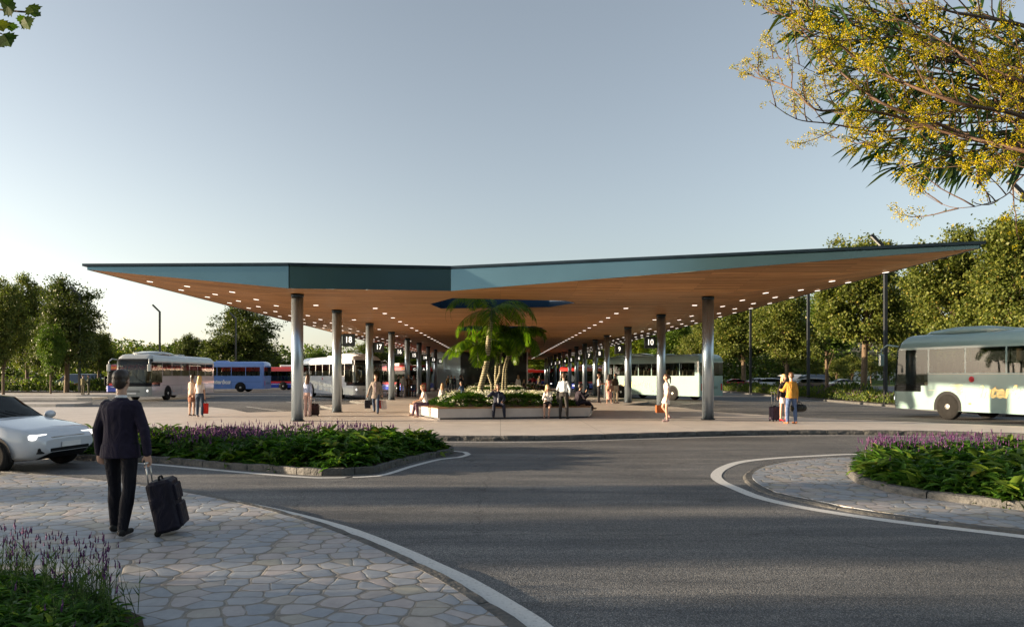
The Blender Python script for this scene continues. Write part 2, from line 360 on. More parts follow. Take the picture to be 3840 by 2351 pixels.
def tag(o, label=None, cat=None, group=None, kind=None):
    if label: o['label'] = label
    if cat: o['category'] = cat
    if group: o['group'] = group
    if kind: o['kind'] = kind
    return o
def empty(name, loc=(0, 0, 0), rz=0.0, label=None, cat=None, group=None):
    o = bpy.data.objects.new(name, None); o.empty_display_size = 0.2; COL.objects.link(o)
    o.location = loc; o.rotation_euler = (0, 0, rz); return tag(o, label, cat, group)
KIDS = {}
def copy_tree(o, parent=None):
    c = o.copy(); COL.objects.link(c); c.parent = parent
    for ch in [x for x in COL.objects if x.parent == o]: copy_tree(ch, c)
    return c
def sheet(name, poly, z, mat, kind='structure'):
    m = MB(); n = len(poly)
    tri = geometry.tessellate_polygon([[Vector((x, y, 0)) for x, y in poly]])
    fs = []
    for t in tri:
        a, b, c = [poly[i] for i in t]
        cr = (b[0] - a[0]) * (c[1] - a[1]) - (b[1] - a[1]) * (c[0] - a[0])
        fs.append(tuple(t) if cr > 0 else (t[0], t[2], t[1]))
    m.add([(x, y, z) for x, y in poly], fs)
    return tag(m.build(name, mat), kind=kind)
def smooth_line(pts, step=0.4):
    # Catmull-Rom through points
    P = [Vector(p) for p in pts]; out = []
    for i in range(len(P) - 1):
        p0 = P[max(i - 1, 0)]; p1 = P[i]; p2 = P[i + 1]; p3 = P[min(i + 2, len(P) - 1)]
        n = max(1, int((p2 - p1).length / step))
        for k in range(n):
            t = k / n
            out.append(0.5 * ((2 * p1) + (p2 - p0) * t + (2 * p0 - 5 * p1 + 4 * p2 - p3) * t * t + (3 * p1 - p0 - 3 * p2 + p3) * t ** 3))
    out.append(P[-1]); return [tuple(v) for v in out]
def offset_line(pts, d):
    out = []
    for i, p in enumerate(pts):
        a = Vector(pts[max(i - 1, 0)][:2]); b = Vector(pts[min(i + 1, len(pts) - 1)][:2]); t = (b - a)
        if t.length < 1e-6: t = Vector((1, 0))
        t.normalize(); n = Vector((-t.y, t.x)); dd = d[i] if isinstance(d, list) else d
        out.append((p[0] + n.x * dd, p[1] + n.y * dd))
    return out
def strip(name, a, b, z, mat, kind='structure'):
    m = MB(); n = len(a)
    m.add([(x, y, z) for x, y in a] + [(x, y, z) for x, y in b], [(i, i + 1, n + i + 1, n + i) for i in range(n - 1)])
    me = m.build(name, mat); return tag(me, kind=kind)
def kerb(name, pts, width, z1, length=0.95, z0=-0.05, side=1, jitter=0.012, flat=False):
    # individual hewn blocks laid along a line, all one kerb
    m = MB(); P = [Vector((p[0], p[1])) for p in pts]
    cum = [0]
    for i in range(len(P) - 1): cum.append(cum[-1] + (P[i + 1] - P[i]).length)
    def at(s):
        s = min(max(s, 0), cum[-1] - 1e-6)
        for i in range(len(P) - 1):
            if cum[i + 1] >= s: break
        t = (s - cum[i]) / max(cum[i + 1] - cum[i], 1e-6)
        p = P[i].lerp(P[i + 1], t); d = (P[i + 1] - P[i]).normalized(); return p, d
    s = 0.0
    while s < cum[-1] - 0.15:
        L = length * random.uniform(0.82, 1.2); e = min(s + L, cum[-1]); a = s + 0.007; b = e - 0.007; nn = max(3, int((b - a) / 0.16))
        rings = []
        dz = random.uniform(-0.4, 0.4) * jitter; do = random.uniform(-.5, .5) * jitter
        for k in range(nn + 1):
            q = a + (b - a) * k / nn; p, d = at(q); n = Vector((-d.y, d.x)) * side
            j = lambda: random.uniform(-1, 1) * jitter
            ee = 0.012 if k in (0, nn) else 0.0
            prof = [(0.0, z0), (width + do + j() * .6 - ee, z0), (width + do + j() - ee, z0 + (z1 - z0) * .6), (width + do + j() * .7 - 0.012 - ee, z1 - 0.02 + dz), (width - 0.045 + j() * .5, z1 - ee + dz), (width * .5, z1 + dz - ee + j() * .3), (0.0, z1 - ee + dz * .4)]
            rings.append([(p.x + n.x * w, p.y + n.y * w, z) for w, z in prof])
        if side > 0: rings = rings
        m.loft(rings, 0, None, False); s = e
    o = m.build(name, M['kerb']); return tag(o, kind='structure')

def leaves(name, P, D, U, Ln, Wd, mat, parent=None, kind='quad', mats=None, mi=None):
    """P base points, D direction, U leaf normal (n,3); Ln, Wd lengths and widths."""
    n = len(P); D = D / (np.linalg.norm(D, axis=1, keepdims=True) + 1e-9)
    S = np.cross(D, U); S /= (np.linalg.norm(S, axis=1, keepdims=True) + 1e-9); U = np.cross(S, D)
    Ln = np.asarray(Ln).reshape(-1, 1) * np.ones((n, 1)); Wd = np.asarray(Wd).reshape(-1, 1) * np.ones((n, 1))
    if kind == 'quad':
        T = [(0, 0, 0), (.45, .5, .1), (1, 0, -.05), (.5, -.5, .1)]; FC = [(0, 1, 2, 3)]
    elif kind == 'leaf':
        T = [(0, 0, 0), (.3, .42, .10), (.3, 0, .0), (.3, -.42, .10), (.68, .36, .02), (.68, 0, -.08), (.68, -.36, .02), (1, 0, -.22)]
        FC = [(0, 2, 1), (0, 3, 2), (1, 2, 5, 4), (2, 3, 6, 5), (4, 5, 7), (5, 6, 7)]
    elif kind == 'long':
        T = [(0, 0, 0), (.2, .35, .04), (.2, -.35, .04), (.5, .5, .03), (.5, -.5, .03), (.8, .3, -.05), (.8, -.3, -.05), (1, 0, -.12)]
        FC = [(0, 2, 1), (1, 2, 4, 3), (3, 4, 6, 5), (5, 6, 7)]
    elif kind == 'blade':
        T = [(0, .5, 0), (0, -.5, 0), (.6, -.3, .03), (1, 0, 0), (.6, .3, .03)]; FC = [(0, 1, 2, 4), (4, 2, 3)]
    elif kind == 'bud':
        T = [(0, .2, 0), (0, -.1, .17), (0, -.1, -.17), (.4, .5, 0), (.4, -.25, .43), (.4, -.25, -.43), (1, 0, 0)]
        FC = [(0, 1, 4, 3), (1, 2, 5, 4), (2, 0, 3, 5), (3, 4, 6), (4, 5, 6), (5, 3, 6)]
    elif kind == 'tuft':
        T = [(0, 0, 0), (.5, .5, .2), (.8, .1, .5), (.5, -.5, .1), (.9, -.3, -.4), (.4, .2, -.5)]
        FC = [(0, 1, 2), (0, 2, 3), (0, 3, 4), (0, 4, 5)]
    nv = len(T); V = np.zeros((n, nv, 3))
    for k, (a, b, c) in enumerate(T):
        V[:, k, :] = P + D * Ln * a + S * Wd * b + U * (Wd if kind in ('bud', 'tuft') else Ln) * c
    V = V.reshape(-1, 3)
    fl = []; starts = []; tot = []
    base = (np.arange(n) * nv)
    flat = np.concatenate([np.array(f) for f in FC]); cnt = np.array([len(f) for f in FC])
    loops = (base[:, None] + flat[None, :]).reshape(-1)
    tot = np.tile(cnt, n); starts = np.concatenate([[0], np.cumsum(tot)[:-1]])
    me = bpy.data.meshes.new(name); me.vertices.add(len(V)); me.vertices.foreach_set('co', V.reshape(-1))
    me.loops.add(len(loops)); me.loops.foreach_set('vertex_index', loops.astype(np.int32))
    me.polygons.add(len(tot)); me.polygons.foreach_set('loop_start', starts.astype(np.int32))
    try: me.polygons.foreach_set('loop_total', tot.astype(np.int32))
    except Exception: pass
    if mats:
        for q in mats: me.materials.append(q)
        me.polygons.foreach_set('material_index', np.repeat(mi, len(FC)).astype(np.int32))
    else: me.materials.append(mat)
    me.update(calc_edges=True); me.validate()
    return link(name, me, parent)
def join_mesh(objs, name, parent=None):
    """merge several freshly built leaf objects into one mesh object"""
    V = []; L = []; T = []; MI = []; mats = []; off = 0
    for o in objs:
        me = o.data; nv = len(me.vertices); v = np.empty(nv * 3); me.vertices.foreach_get('co', v); V.append(v)
        l = np.empty(len(me.loops), dtype=np.int32); me.loops.foreach_get('vertex_index', l); L.append(l + off)
        t = np.empty(len(me.polygons), dtype=np.int32); me.polygons.foreach_get('loop_total', t); T.append(t)
        mi = np.empty(len(me.polygons), dtype=np.int32); me.polygons.foreach_get('material_index', mi)
        idx = []
        for m_ in me.materials:
            if m_ not in mats: mats.append(m_)
            idx.append(mats.index(m_))
        MI.append(np.array(idx)[mi]); off += nv
        bpy.data.objects.remove(o); bpy.data.meshes.remove(me)
    V = np.concatenate(V); L = np.concatenate(L); T = np.concatenate(T); MI = np.concatenate(MI)
    me = bpy.data.meshes.new(name); me.vertices.add(len(V) // 3); me.vertices.foreach_set('co', V)
    me.loops.add(len(L)); me.loops.foreach_set('vertex_index', L.astype(np.int32))
    me.polygons.add(len(T)); me.polygons.foreach_set('loop_start', np.concatenate([[0], np.cumsum(T)[:-1]]).astype(np.int32))
    for m_ in mats: me.materials.append(m_)
    me.polygons.foreach_set('material_index', MI.astype(np.int32)); me.update(calc_edges=True); me.validate()
    return link(name, me, parent)
def unit(n):
    v = rng.normal(size=(n, 3)); return v / np.linalg.norm(v, axis=1, keepdims=True)
def in_poly(x, y, poly):
    c = False; n = len(poly); j = n - 1
    for i in range(n):
        xi, yi = poly[i]; xj, yj = poly[j]
        if ((yi > y) != (yj > y)) and (x < (xj - xi) * (y - yi) / (yj - yi) + xi): c = not c
        j = i
    return c
def edge_dist(x, y, poly):
    best = 1e9; n = len(poly)
    for i in range(n):
        ax, ay = poly[i]; bx, by = poly[(i + 1) % n]; dx, dy = bx - ax, by - ay
        t = max(0, min(1, ((x - ax) * dx + (y - ay) * dy) / (dx * dx + dy * dy + 1e-9)))
        best = min(best, math.hypot(x - ax - t * dx, y - ay - t * dy))
    return best
build_materials()
# ---------------------------------------------------------------- camera, light, sky
cam = bpy.data.cameras.new('camera'); cam.lens = 24.0; cam.sensor_width = 36.0
cam.shift_x = 0.0112; cam.shift_y = 0.0605; cam.clip_end = 4000; cam.clip_start = 0.05
co = bpy.data.objects.new('camera', cam); COL.objects.link(co); co.location = (0, 0, H); co.rotation_euler = (R(90), 0, 0)
scene.camera = co
SUN_EL = 7.0; SUN_AZ = 2.0     # sun is on the left (-X), a little on the camera's side
sd = Vector((-math.cos(R(SUN_AZ)) * math.cos(R(SUN_EL)), -math.sin(R(SUN_AZ)) * math.cos(R(SUN_EL)), math.sin(R(SUN_EL))))
GLOW = 4.2
sl = bpy.data.lights.new('sun', 'SUN'); sl.energy = 5.0; sl.angle = R(0.55); sl.color = (1.0, 0.77, 0.52)
so = bpy.data.objects.new('sun', sl); COL.objects.link(so); so.rotation_euler = sd.to_track_quat('Z', 'Y').to_euler()
w = bpy.data.worlds.new('World'); scene.world = w; w.use_nodes = True; nt = w.node_tree
sky = nt.nodes.new('ShaderNodeTexSky'); sky.sky_type = 'NISHITA'; sky.sun_disc = False
sky.sun_elevation = R(SUN_EL); sky.sun_rotation = math.atan2(sd.x, sd.y)
sky.altitude = 100; sky.air_density = 1.0; sky.dust_density = 1.6; sky.ozone_density = 1.5
bg = nt.nodes['Background']
hs = nt.nodes.new('ShaderNodeHueSaturation'); hs.inputs['Saturation'].default_value = 0.55
nt.links.new(sky.outputs[0], hs.inputs['Color'])
# low milky glow around the side of the sky where the sun stands
tcw = nt.nodes.new('ShaderNodeTexCoord'); sx = nt.nodes.new('ShaderNodeSeparateXYZ'); nt.links.new(tcw.outputs['Generated'], sx.inputs[0])
def mth(op, a, b=None):
    n = nt.nodes.new('ShaderNodeMath'); n.operation = op; n.use_clamp = False
    for i, v in enumerate((a, b)):
        if v is None: continue
        if isinstance(v, (int, float)): n.inputs[i].default_value = v
        else: nt.links.new(v, n.inputs[i])
    return n.outputs[0]
side_ = mth('POWER', mth('MAXIMUM', mth('MULTIPLY', mth('SUBTRACT', 0.42, sx.outputs[0]), 0.72), 0.0), 2.0)
low_ = mth('POWER', 2.718, mth('MULTIPLY', mth('MAXIMUM', sx.outputs[2], 0.0), -7.0))
gl_ = mth('MULTIPLY', side_, low_)
gcol = nt.nodes.new('ShaderNodeMix'); gcol.data_type = 'RGBA'; gcol.blend_type = 'ADD'; gcol.inputs[0].default_value = 1.0
gc2 = nt.nodes.new('ShaderNodeMix'); gc2.data_type = 'RGBA'; gc2.inputs[6].default_value = (0, 0, 0, 1); gc2.inputs[7].default_value = (GLOW, GLOW * .93, GLOW * .84, 1)
nt.links.new(gl_, gc2.inputs[0]); nt.links.new(hs.outputs[0], gcol.inputs[6]); nt.links.new(gc2.outputs[2], gcol.inputs[7])
nt.links.new(gcol.outputs[2], bg.inputs[0]); bg.inputs[1].default_value = 0.097
scene.view_settings.view_transform = 'Standard'; scene.view_settings.look = 'None'
scene.view_settings.exposure = 1.62; scene.view_settings.gamma = 1.0
scene.cycles.max_bounces = 8; scene.cycles.diffuse_bounces = 3; scene.cycles.glossy_bounces = 3
scene.cycles.transparent_max_bounces = 12; scene.cycles.caustics_reflective = False; scene.cycles.caustics_refractive = False
scene.cycles.sample_clamp_indirect = 6.0

# ---------------------------------------------------------------- ground
def ground():
    m = MB(); S = 900; n = 36
    vs = []; fs = []
    for j in range(n + 1):
        for i in range(n + 1):
            x = -S + 2 * S * i / n; y = -200 + (S + 200) * 1.3 * j / n
            d = max(0, y - 128) + max(0, abs(x) - 150) * 0.5
            vs.append((x, y, -0.03 + min(d, 70) * 0.035))
    for j in range(n):
        for i in range(n):
            a = j * (n + 1) + i; fs.append((a, a + 1, a + n + 2, a + n + 1))
    m.add(vs, fs, 0, True); tag(m.build('ground', M['lawn']), kind='structure')
    sheet('road', [(-150, -14), (150, -14), (150, 122), (-62, 122), (-62, 84), (-150, 84)], 0.0, M['asphalt'])
ground()

# platform outline
front = smooth_line([(-34, 24.5), (-26, 22.6), (-17, 21.0), (-10.5, 20.2), (-5.5, 19.45), (-1.6, 19.16), (1.2, 19.2), (3.97, 20.0), (6.7, 20.75), (8.8, 21.1), (11.8, 21.0), (14.4, 20.3), (16.2, 19.0), (17.8, 16.6), (18.6, 14.0)], 0.5)
backR = [(20.4, 14.0), (20.0, 17.0), (19.1, 20.0), (17.3, 22.6), (14.6, 25.0), (12.2, 27.3), (9.9, 31.5), (9.4, 36.4)]
teethR = []
for k in range(11):
    teethR += [(7.0, 39.0 + 7.2 * k), (9.4, 43.4 + 7.2 * k)]
teethL = []
for k in range(11):
    teethL += [(-7.9, 34.2 + 7.5 * k), (-10.1, 38.7 + 7.5 * k)]
backL = [(-9.9, 32.0), (-11.6, 31.2), (-13.3, 33.9), (-15.4, 36.3), (-34, 36.6)]
plat = front + smooth_line(backR[:6], 0.6)[1:] + backR[6:] + teethR + [(9.4, 130), (-10.1, 130)] + teethL[::-1] + backL
pm = MB(); pm.prism(plat, -0.05, PZ, 0, None, False)
tag(pm.build('platform', M['concrete']), kind='structure')
kerb('platform_kerb', offset_line(front, -0.001), 0.17, PZ + 0.004, 1.02, side=-1, jitter=0.016)
# smooth precast kerb along the bays
for nm, pts, sd_ in (('bay_kerb', smooth_line(backR[:6], .6) + backR[6:] + teethR, -1), ('bay_kerb', backL[::-1] + teethL, 1)):
    kerb(nm, offset_line(pts, 0.0), 0.12, PZ + 0.003, 1.2, side=sd_, jitter=0.002)
# white edge line on the road in front of the platform
fl = offset_line(front, -0.42); strip('road_marking', offset_line(front, -0.40), offset_line(front, -0.52), 0.005, M['paint'])

# bay markings
def line2(p, q, w, z=0.004, name='bay_marking'):
    p = Vector(p); q = Vector(q); d = (q - p).normalized(); n = Vector((-d.y, d.x)) * w / 2
    m = MB(); m.add([(p.x - n.x, p.y - n.y, z), (q.x - n.x, q.y - n.y, z), (q.x + n.x, q.y + n.y, z), (p.x + n.x, p.y + n.y, z)], [(0, 1, 2, 3)])
    return m
mm = MB()
for k in range(10):
    for a in (line2((-10.9, 39.6 + 7.5 * k - 5.2), (-14.9, 45.2 + 7.5 * k - 5.2), 0.14), line2((10.2, 41.0 + 7.2 * k), (14.6, 47.4 + 7.2 * k), 0.14)):
        mm.add(a.v, a.f)
    for q in range(5):
        a = line2((-11.9 - .35 * q, 35.4 + 7.5 * k + .5 * q), (-11.2 - .35 * q, 35.75 + 7.5 * k + .5 * q), 0.12); mm.add(a.v, a.f)
a = line2((12.4, 30.4), (13.9, 28.3), 0.1); mm.add(a.v, a.f)
a = line2((13.9, 28.3), (11.4, 33.0), 0.1); mm.add(a.v, a.f)
tag(mm.build('bay_marking', M['paint']), kind='structure')

# ---------------------------------------------------------------- near paving, bottom left
FZ = 0.06
edge = [(-60, 1132), (0, 1135), (162, 1147), (283, 1161), (404.5, 1177.5), (526, 1200), (647, 1228), (768.6, 1264.5), (896, 1315.5), (987, 1359), (1053, 1392), (1126, 1437.6), (1199, 1487), (1222, 1507)]
E = [gp(x, y, FZ) for x, y in edge]
dirv = Vector(E[-1]) - Vector(E[-3]); dirv.normalize()
E = [(-13.5, 12.9)] + E + [tuple(Vector(E[-1]) + dirv * k) for k in (0.8, 2.0, 4.0)]
E = smooth_line(E, 0.25)
pv = MB(); pv.prism(E + [(2.2, -4.5), (-16, -4.5), (-16, 13.0)], -0.03, FZ, 0, None, False)
tag(pv.build('pavement', M['flag']), kind='structure')
kerb('pavement_kerb', E, 0.15, FZ + 0.004, 1.3, side=1, jitter=0.012)
na = len(E); wl = []
inner = offset_line(E, 0.165)
wd = [0.03 + 0.17 * max(0, min(1, (i - na * 0.40) / (na * 0.22))) for i in range(na)]
outer = offset_line(E, [0.165 + w_ for w_ in wd])
k0 = int(na * 0.40)
strip('road_marking', inner[k0:], outer[k0:], 0.004, M['paint'])

# ---------------------------------------------------------------- islands
def z6(x, y): return (0.4045 * x, 898.4 + 0.4045 * y)
def z7(x, y): return (834.2 + 0.3646 * x, 994.6 + 0.3646 * y)
def z8(x, y): return (1604.2 + 0.34896 * x, 994.6 + 0.34896 * y)
KZ = 0.13
lk = [gp(*z6(900, 533)), gp(*z6(1040, 541)), gp(*z6(1300, 566)), gp(*z6(1550, 582)), gp(*z6(1730, 598)), gp(*z6(1900, 609)), gp(*z6(2080, 606)), gp(*z7(0, 405)), gp(*z7(180, 398)), gp(*z7(300, 360)), gp(*z7(460, 318)), gp(*z7(600, 290)), gp(*z7(690, 272))]
lk = [(-11.3, 16.6), (-10.6, 15.2), (-9.2, 14.65)] + lk
tipx, tipy = lk[-1]
back = [(tipx + .02, tipy + .55), (tipx - 0.5, tipy + 1.0), (-3.2, 17.45), (-6.0, 17.9), (-9.5, 18.3), (-11.0, 17.9), (-11.3, 16.6)]
lkf = smooth_line(lk, 0.25); lkb = smooth_line([lk[-1]] + back, 0.25)
isl = lkf + lkb[1:-1]
kerb('island_kerb', isl + [isl[0]], 0.15, KZ, 0.62, side=1, jitter=0.014)
islin = offset_line(isl, 0.149)
sm = MB(); sm.prism(islin, -0.02, KZ - 0.03, 0, None, False); tag(sm.build('soil', M['soil']), kind='structure')
ln = [gp(*z6(400, 512)), gp(*z6(700, 524)), gp(*z6(1000, 545)), gp(*z6(1500, 590)), gp(*z6(1900, 618)), gp(*z6(2100, 613)), gp(*z7(0, 420)), gp(*z7(190, 411)), gp(*z7(300, 384)), gp(*z7(400, 352)), gp(*z7(600, 302)), gp(*z7(730, 288)), gp(*z7(783, 270)), gp(*z7(765, 258)), gp(*z7(680, 250))]
ln = [(-12, 15.3)] + ln + [(-3.5, 18.0), (-7, 18.4)]
ln = smooth_line(ln, 0.2); strip('road_marking', ln, offset_line(ln, -0.13), 0.0045, M['paint'])

rl = [(300, 420, 78), (330, 375, 70), (480, 330, 40), (700, 305, 16), (1000, 290, 13), (1330, 280, 11)]
lnr = [(9.6, 18.35), (9.0, 16.2)]
tip = [gp(*z8(1340, 278)), gp(*z8(1000, 290)), gp(*z8(700, 308)), gp(*z8(480, 333)), gp(*z8(350, 378)), gp(*z8(302, 428)), gp(*z8(335, 470)), gp(*z8(420, 510)), gp(*z8(600, 582)), gp(*z8(900, 652)), gp(*z8(1300, 718)), gp(*z8(1700, 772)), gp(*z8(2100, 818)), gp(*z8(2464, 862))]
d_ = (Vector(tip[-1]) - Vector(tip[-2])).normalized()
tip = [(14.0, 15.9), (11.0, 15.9)] + tip + [tuple(Vector(tip[-1]) + d_ * 2.5), tuple(Vector(tip[-1]) + d_ * 6)]
tip = smooth_line(tip, 0.2)
strip('road_marking', tip, offset_line(tip, 0.19), 0.0045, M['paint'])
ap = [gp(*z8(1340, 302), .03), gp(*z8(1100, 310), .03), gp(*z8(900, 325), .03), gp(*z8(720, 358), .03), gp(*z8(640, 385), .03), gp(*z8(590, 428), .03), gp(*z8(625, 480), .03), gp(*z8(760, 545), .03), gp(*z8(1000, 597), .03), gp(*z8(1300, 656), .03), gp(*z8(1600, 700), .03), gp(*z8(2100, 765), .03), gp(*z8(2464, 800), .03)]
d_ = (Vector(ap[-1]) - Vector(ap[-2])).normalized()
ap = [(13.5, 15.3), (11.0, 15.3)] + ap + [tuple(Vector(ap[-1]) + d_ * 2.5), tuple(Vector(ap[-1]) + d_ * 6)]
ap = smooth_line(ap, 0.25)
am = MB(); am.prism(ap + [(15, 6.5), (17, 12), (14.5, 15.3)], -0.03, 0.04, 0, None, False); tag(am.build('island_paving', M['flag']), kind='structure')
kerb('island_edging', ap, 0.16, 0.034, 1.1, side=-1, jitter=0.004)
rk = [gp(*z8(1318, 395), .04), gp(*z8(1310, 425), .04), gp(*z8(1380, 480), .04), gp(*z8(1505, 517), .04), gp(*z8(1700, 562), .04), gp(*z8(2050, 608), .04), gp(*z8(2464, 657), .04)]
d_ = (Vector(rk[-1]) - Vector(rk[-2])).normalized()
rk = rk + [tuple(Vector(rk[-1]) + d_ * 2), tuple(Vector(rk[-1]) + d_ * 5)]
rkb = [(13.5, 13.8), (12.2, 14.9), (9.5, 14.6), (7.6, 13.9), rk[0]]
rki = smooth_line(rk, .25) + smooth_line([rk[-1]] + rkb, .3)[1:-1]
kerb('planting_kerb', rki + [rki[0]], 0.16, 0.155, 1.0, z0=0.0, side=-1, jitter=0.014)
rin = offset_line(rki, -0.0)
sm = MB(); sm.prism(rin, 0.0, 0.11, 0, None, False); tag(sm.build('soil', M['soil']), kind='structure')

# pale raised strips beyond, on the left; kerbed beds both sides
for (x0, x1, y0, y1) in ((-64, -25.0, 39.6, 42.3), (-64, -30.5, 50.5, 53.5)):
    s_ = MB(); s_.prism([(x0, y0), (x1 - .8, y0), (x1, y0 + .5), (x1, y1 - .5), (x1 - .8, y1), (x0, y1)], -.02, 0.17, 0, None, False); tag(s_.build('traffic_island', [M['concrete']]), kind='structure')
s_ = MB(); s_.prism([(-90, 58), (-36, 58), (-33, 60.5), (-33, 66.5), (-90, 66.5)], -.02, 0.14, 0, None, False); tag(s_.build('pavement', M['concrete']), kind='structure')
s_ = MB(); s_.prism([(22.2, 30), (24.2, 74), (25.2, 96), (28.6, 96), (27.0, 74), (25.6, 30)], -.02, 0.10, 0, None, False); tag(s_.build('soil', M['soil']), kind='structure')
kerb('bed_kerb', [(22.2, 30), (24.2, 74), (25.2, 96)], 0.14, 0.14, 1.0, side=1, jitter=0.006)
strip('road_marking', offset_line([(22.2, 30), (24.2, 74), (25.2, 96)], 0.32), offset_line([(22.2, 30), (24.2, 74), (25.2, 96)], 0.44), .004, M['paint'])
s_ = MB(); s_.prism([(-90, 66.6), (-33.2, 66.6), (-33, 70), (-90, 74)], -.02, 0.16, 0, None, False); tag(s_.build('soil', M['soil']), kind='structure')

# ---------------------------------------------------------------- canopy
SZ, TZ = 4.82, 5.59
P1 = (-7.27, 23.5); P2 = (-1.75, 24.2); TR = (13.8, 19.7); TL = (-14.3, 23.7); CL = (-9.0, 24.8); CR = (9.0, 24.6); YE = 128.0
canopy = empty('station_canopy', (0, 24, PZ), 0, 'long angular station canopy with timber underside and teal edge over the platform', 'canopy')
def cpart(mb, name, mats):
    o = mb.build(name, mats, canopy); o.matrix_parent_inverse = Matrix.Translation((0, -24, -PZ)); return o
hole1 = [(-2.96, 28.7), (-1.88, 26.5), (2.63, 27.45), (3.1, 28.2), (2.14, 29.96), (-2.67, 30.6)]
hole2 = [(-2.9, 44.2), (-1.9, 41.2), (1.9, 41.8), (2.7, 43.0), (2.0, 46.0), (-2.6, 46.0)]
def holed(mb, outer, holes, z, up, mi=0):
    loops = [[Vector((x, y, 0)) for x, y in q] for q in [outer] + holes]
    allp = [p for q in [outer] + holes for p in q]
    tri = geometry.tessellate_polygon(loops); fs = []
    for t in tri:
        a, b, c = [allp[i] for i in t]
        cr = (b[0] - a[0]) * (c[1] - a[1]) - (b[1] - a[1]) * (c[0] - a[0])
        fs.append(tuple(t) if (cr > 0) == up else (t[0], t[2], t[1]))
    mb.add([(x, y, z) for x, y in allp], fs, mi)
so_ = MB()
holed(so_, [CL, P1, P2, CR, (9.0, YE), (-9.0, YE)], [hole1, hole2], SZ, False)
wz = 5.49
so_.add([(*P1, SZ), (*TL, wz), (*CL, SZ)], [(0, 2, 1)]); so_.add([(*P2, SZ), (*TR, wz), (*CR, SZ)], [(0, 1, 2)])
so_.add([(*CL, SZ), (*TL, wz), (-14.3, YE, wz), (-9, YE, SZ)], [(0, 3, 2, 1)])
so_.add([(*CR, SZ), (*TR, wz), (14.3, YE, wz), (9, YE, SZ)], [(0, 1, 2, 3)])
cpart(so_, 'soffit', M['timber'])
fa = MB()
def wallp(mb, p, q, a0, a1, z1, mi=0, t=0.05):
    # fascia panel as a thin real slab set on the edge
    d = Vector((q[0] - p[0], q[1] - p[1], 0)).normalized(); n = Vector((d.y, -d.x, 0)) * t
    v = [(p[0], p[1], a0), (q[0], q[1], a1), (q[0], q[1], z1), (p[0], p[1], z1)]
    v2 = [(x + n.x, y + n.y, z) for x, y, z in v]
    mb.add(v + v2, [(4, 5, 6, 7), (3, 2, 1, 0), (0, 1, 5, 4), (1, 2, 6, 5), (2, 3, 7, 6), (3, 0, 4, 7)], mi)
for nm, p, q, a0, a1 in (('left', TL, P1, wz, SZ), ('mid', P1, P2, SZ, SZ), ('right', P2, TR, SZ, wz)):
    f_ = MB(); d = (Vector(q) - Vector(p)).normalized() * 0.012
    wallp(f_, (p[0] + d.x, p[1] + d.y), (q[0] - d.x, q[1] - d.y), a0 - .01, a1 - .01, TZ - 0.003)
    cpart(f_, 'fascia', M['fascia'])
for p, q in ((TR, (14.3, YE)), ((14.3, YE), (-14.3, YE)), ((-14.3, YE), TL)):
    f_ = MB(); wallp(f_, p, q, wz - .01, wz - .01, TZ - .003); cpart(f_, 'fascia', M['fascia'])
for hl in (hole1, hole2):
    well = MB(); n = len(hl)
    for i in range(n):
        p, q = hl[i], hl[(i + 1) % n]
        well.add([(*p, SZ - .004), (*q, SZ - .004), (*q, TZ), (*p, TZ)], [(0, 1, 2, 3), (3, 2, 1, 0)][:1])
    cpart(well, 'skylight_surround', M['well'])
rf = MB(); o_ = 0.16
ro = [(TL[0] - .13, TL[1] - o_), (P1[0], P1[1] - o_), (P2[0], P2[1] - o_), (TR[0] + .10, TR[1] - o_), (14.1 + o_, 30), (14.3 + o_, YE + o_), (-14.3 - o_, YE + o_), (-14.3 - o_, 30)]
holed(rf, ro, [hole1, hole2], TZ, False); holed(rf, ro, [hole1, hole2], TZ + .085, True)
for q in [ro] + [hole1, hole2]:
    n = len(q)
    for i in range(n):
        a, b = q[i], q[(i + 1) % n]; rf.add([(*a, TZ), (*b, TZ), (*b, TZ + .085), (*a, TZ + .085)], [(0, 1, 2, 3)])
cpart(rf, 'roof', M['lip'])
YL = [25.2, 31.3, 39.1, 47.0, 55.0, 62.9, 70.8, 78.7, 86.6, 94.5, 102.4, 110.3, 118.2]
YR = [26.0, 33.6, 42.3, 50.8, 56.9, 64.1, 71.1, 78.0, 85.4, 91.5, 98.7, 105.9, 112.5, 119.5]
colmb = MB(); colmb.cyl((0, 0, 0.03), (0, 0, SZ - PZ - 0.005), 0.215, 40); cm = colmb.build('column', M['steel']); cmesh = cm.data; bpy.data.objects.remove(cm)
bs = MB(); bs.cyl((0, 0, 0.001), (0, 0, 0.03), 0.26, 32)
for k in range(8): bs.cyl((.24 * math.cos(k * PI / 4), .24 * math.sin(k * PI / 4), 0.03), (.24 * math.cos(k * PI / 4), .24 * math.sin(k * PI / 4), 0.045), .012, 6)
bo = bs.build('base_plate', M['post']); bmesh_ = bo.data; bpy.data.objects.remove(bo)
cp = MB(); cp.cyl((0, 0, 0), (0, 0, .1), 0.235, 32); bo = cp.build('collar', M['lip']); capmesh = bo.data; bpy.data.objects.remove(bo)
for X, ys in ((-7.5, YL), (7.9, YR)):
    for y in ys:
        c = link('column', cmesh, canopy); c.location = (X, y - 24, 0)
        b_ = link('base_plate', bmesh_, c); k_ = link('collar', capmesh, c); k_.location = (0, 0, SZ - PZ - .104)
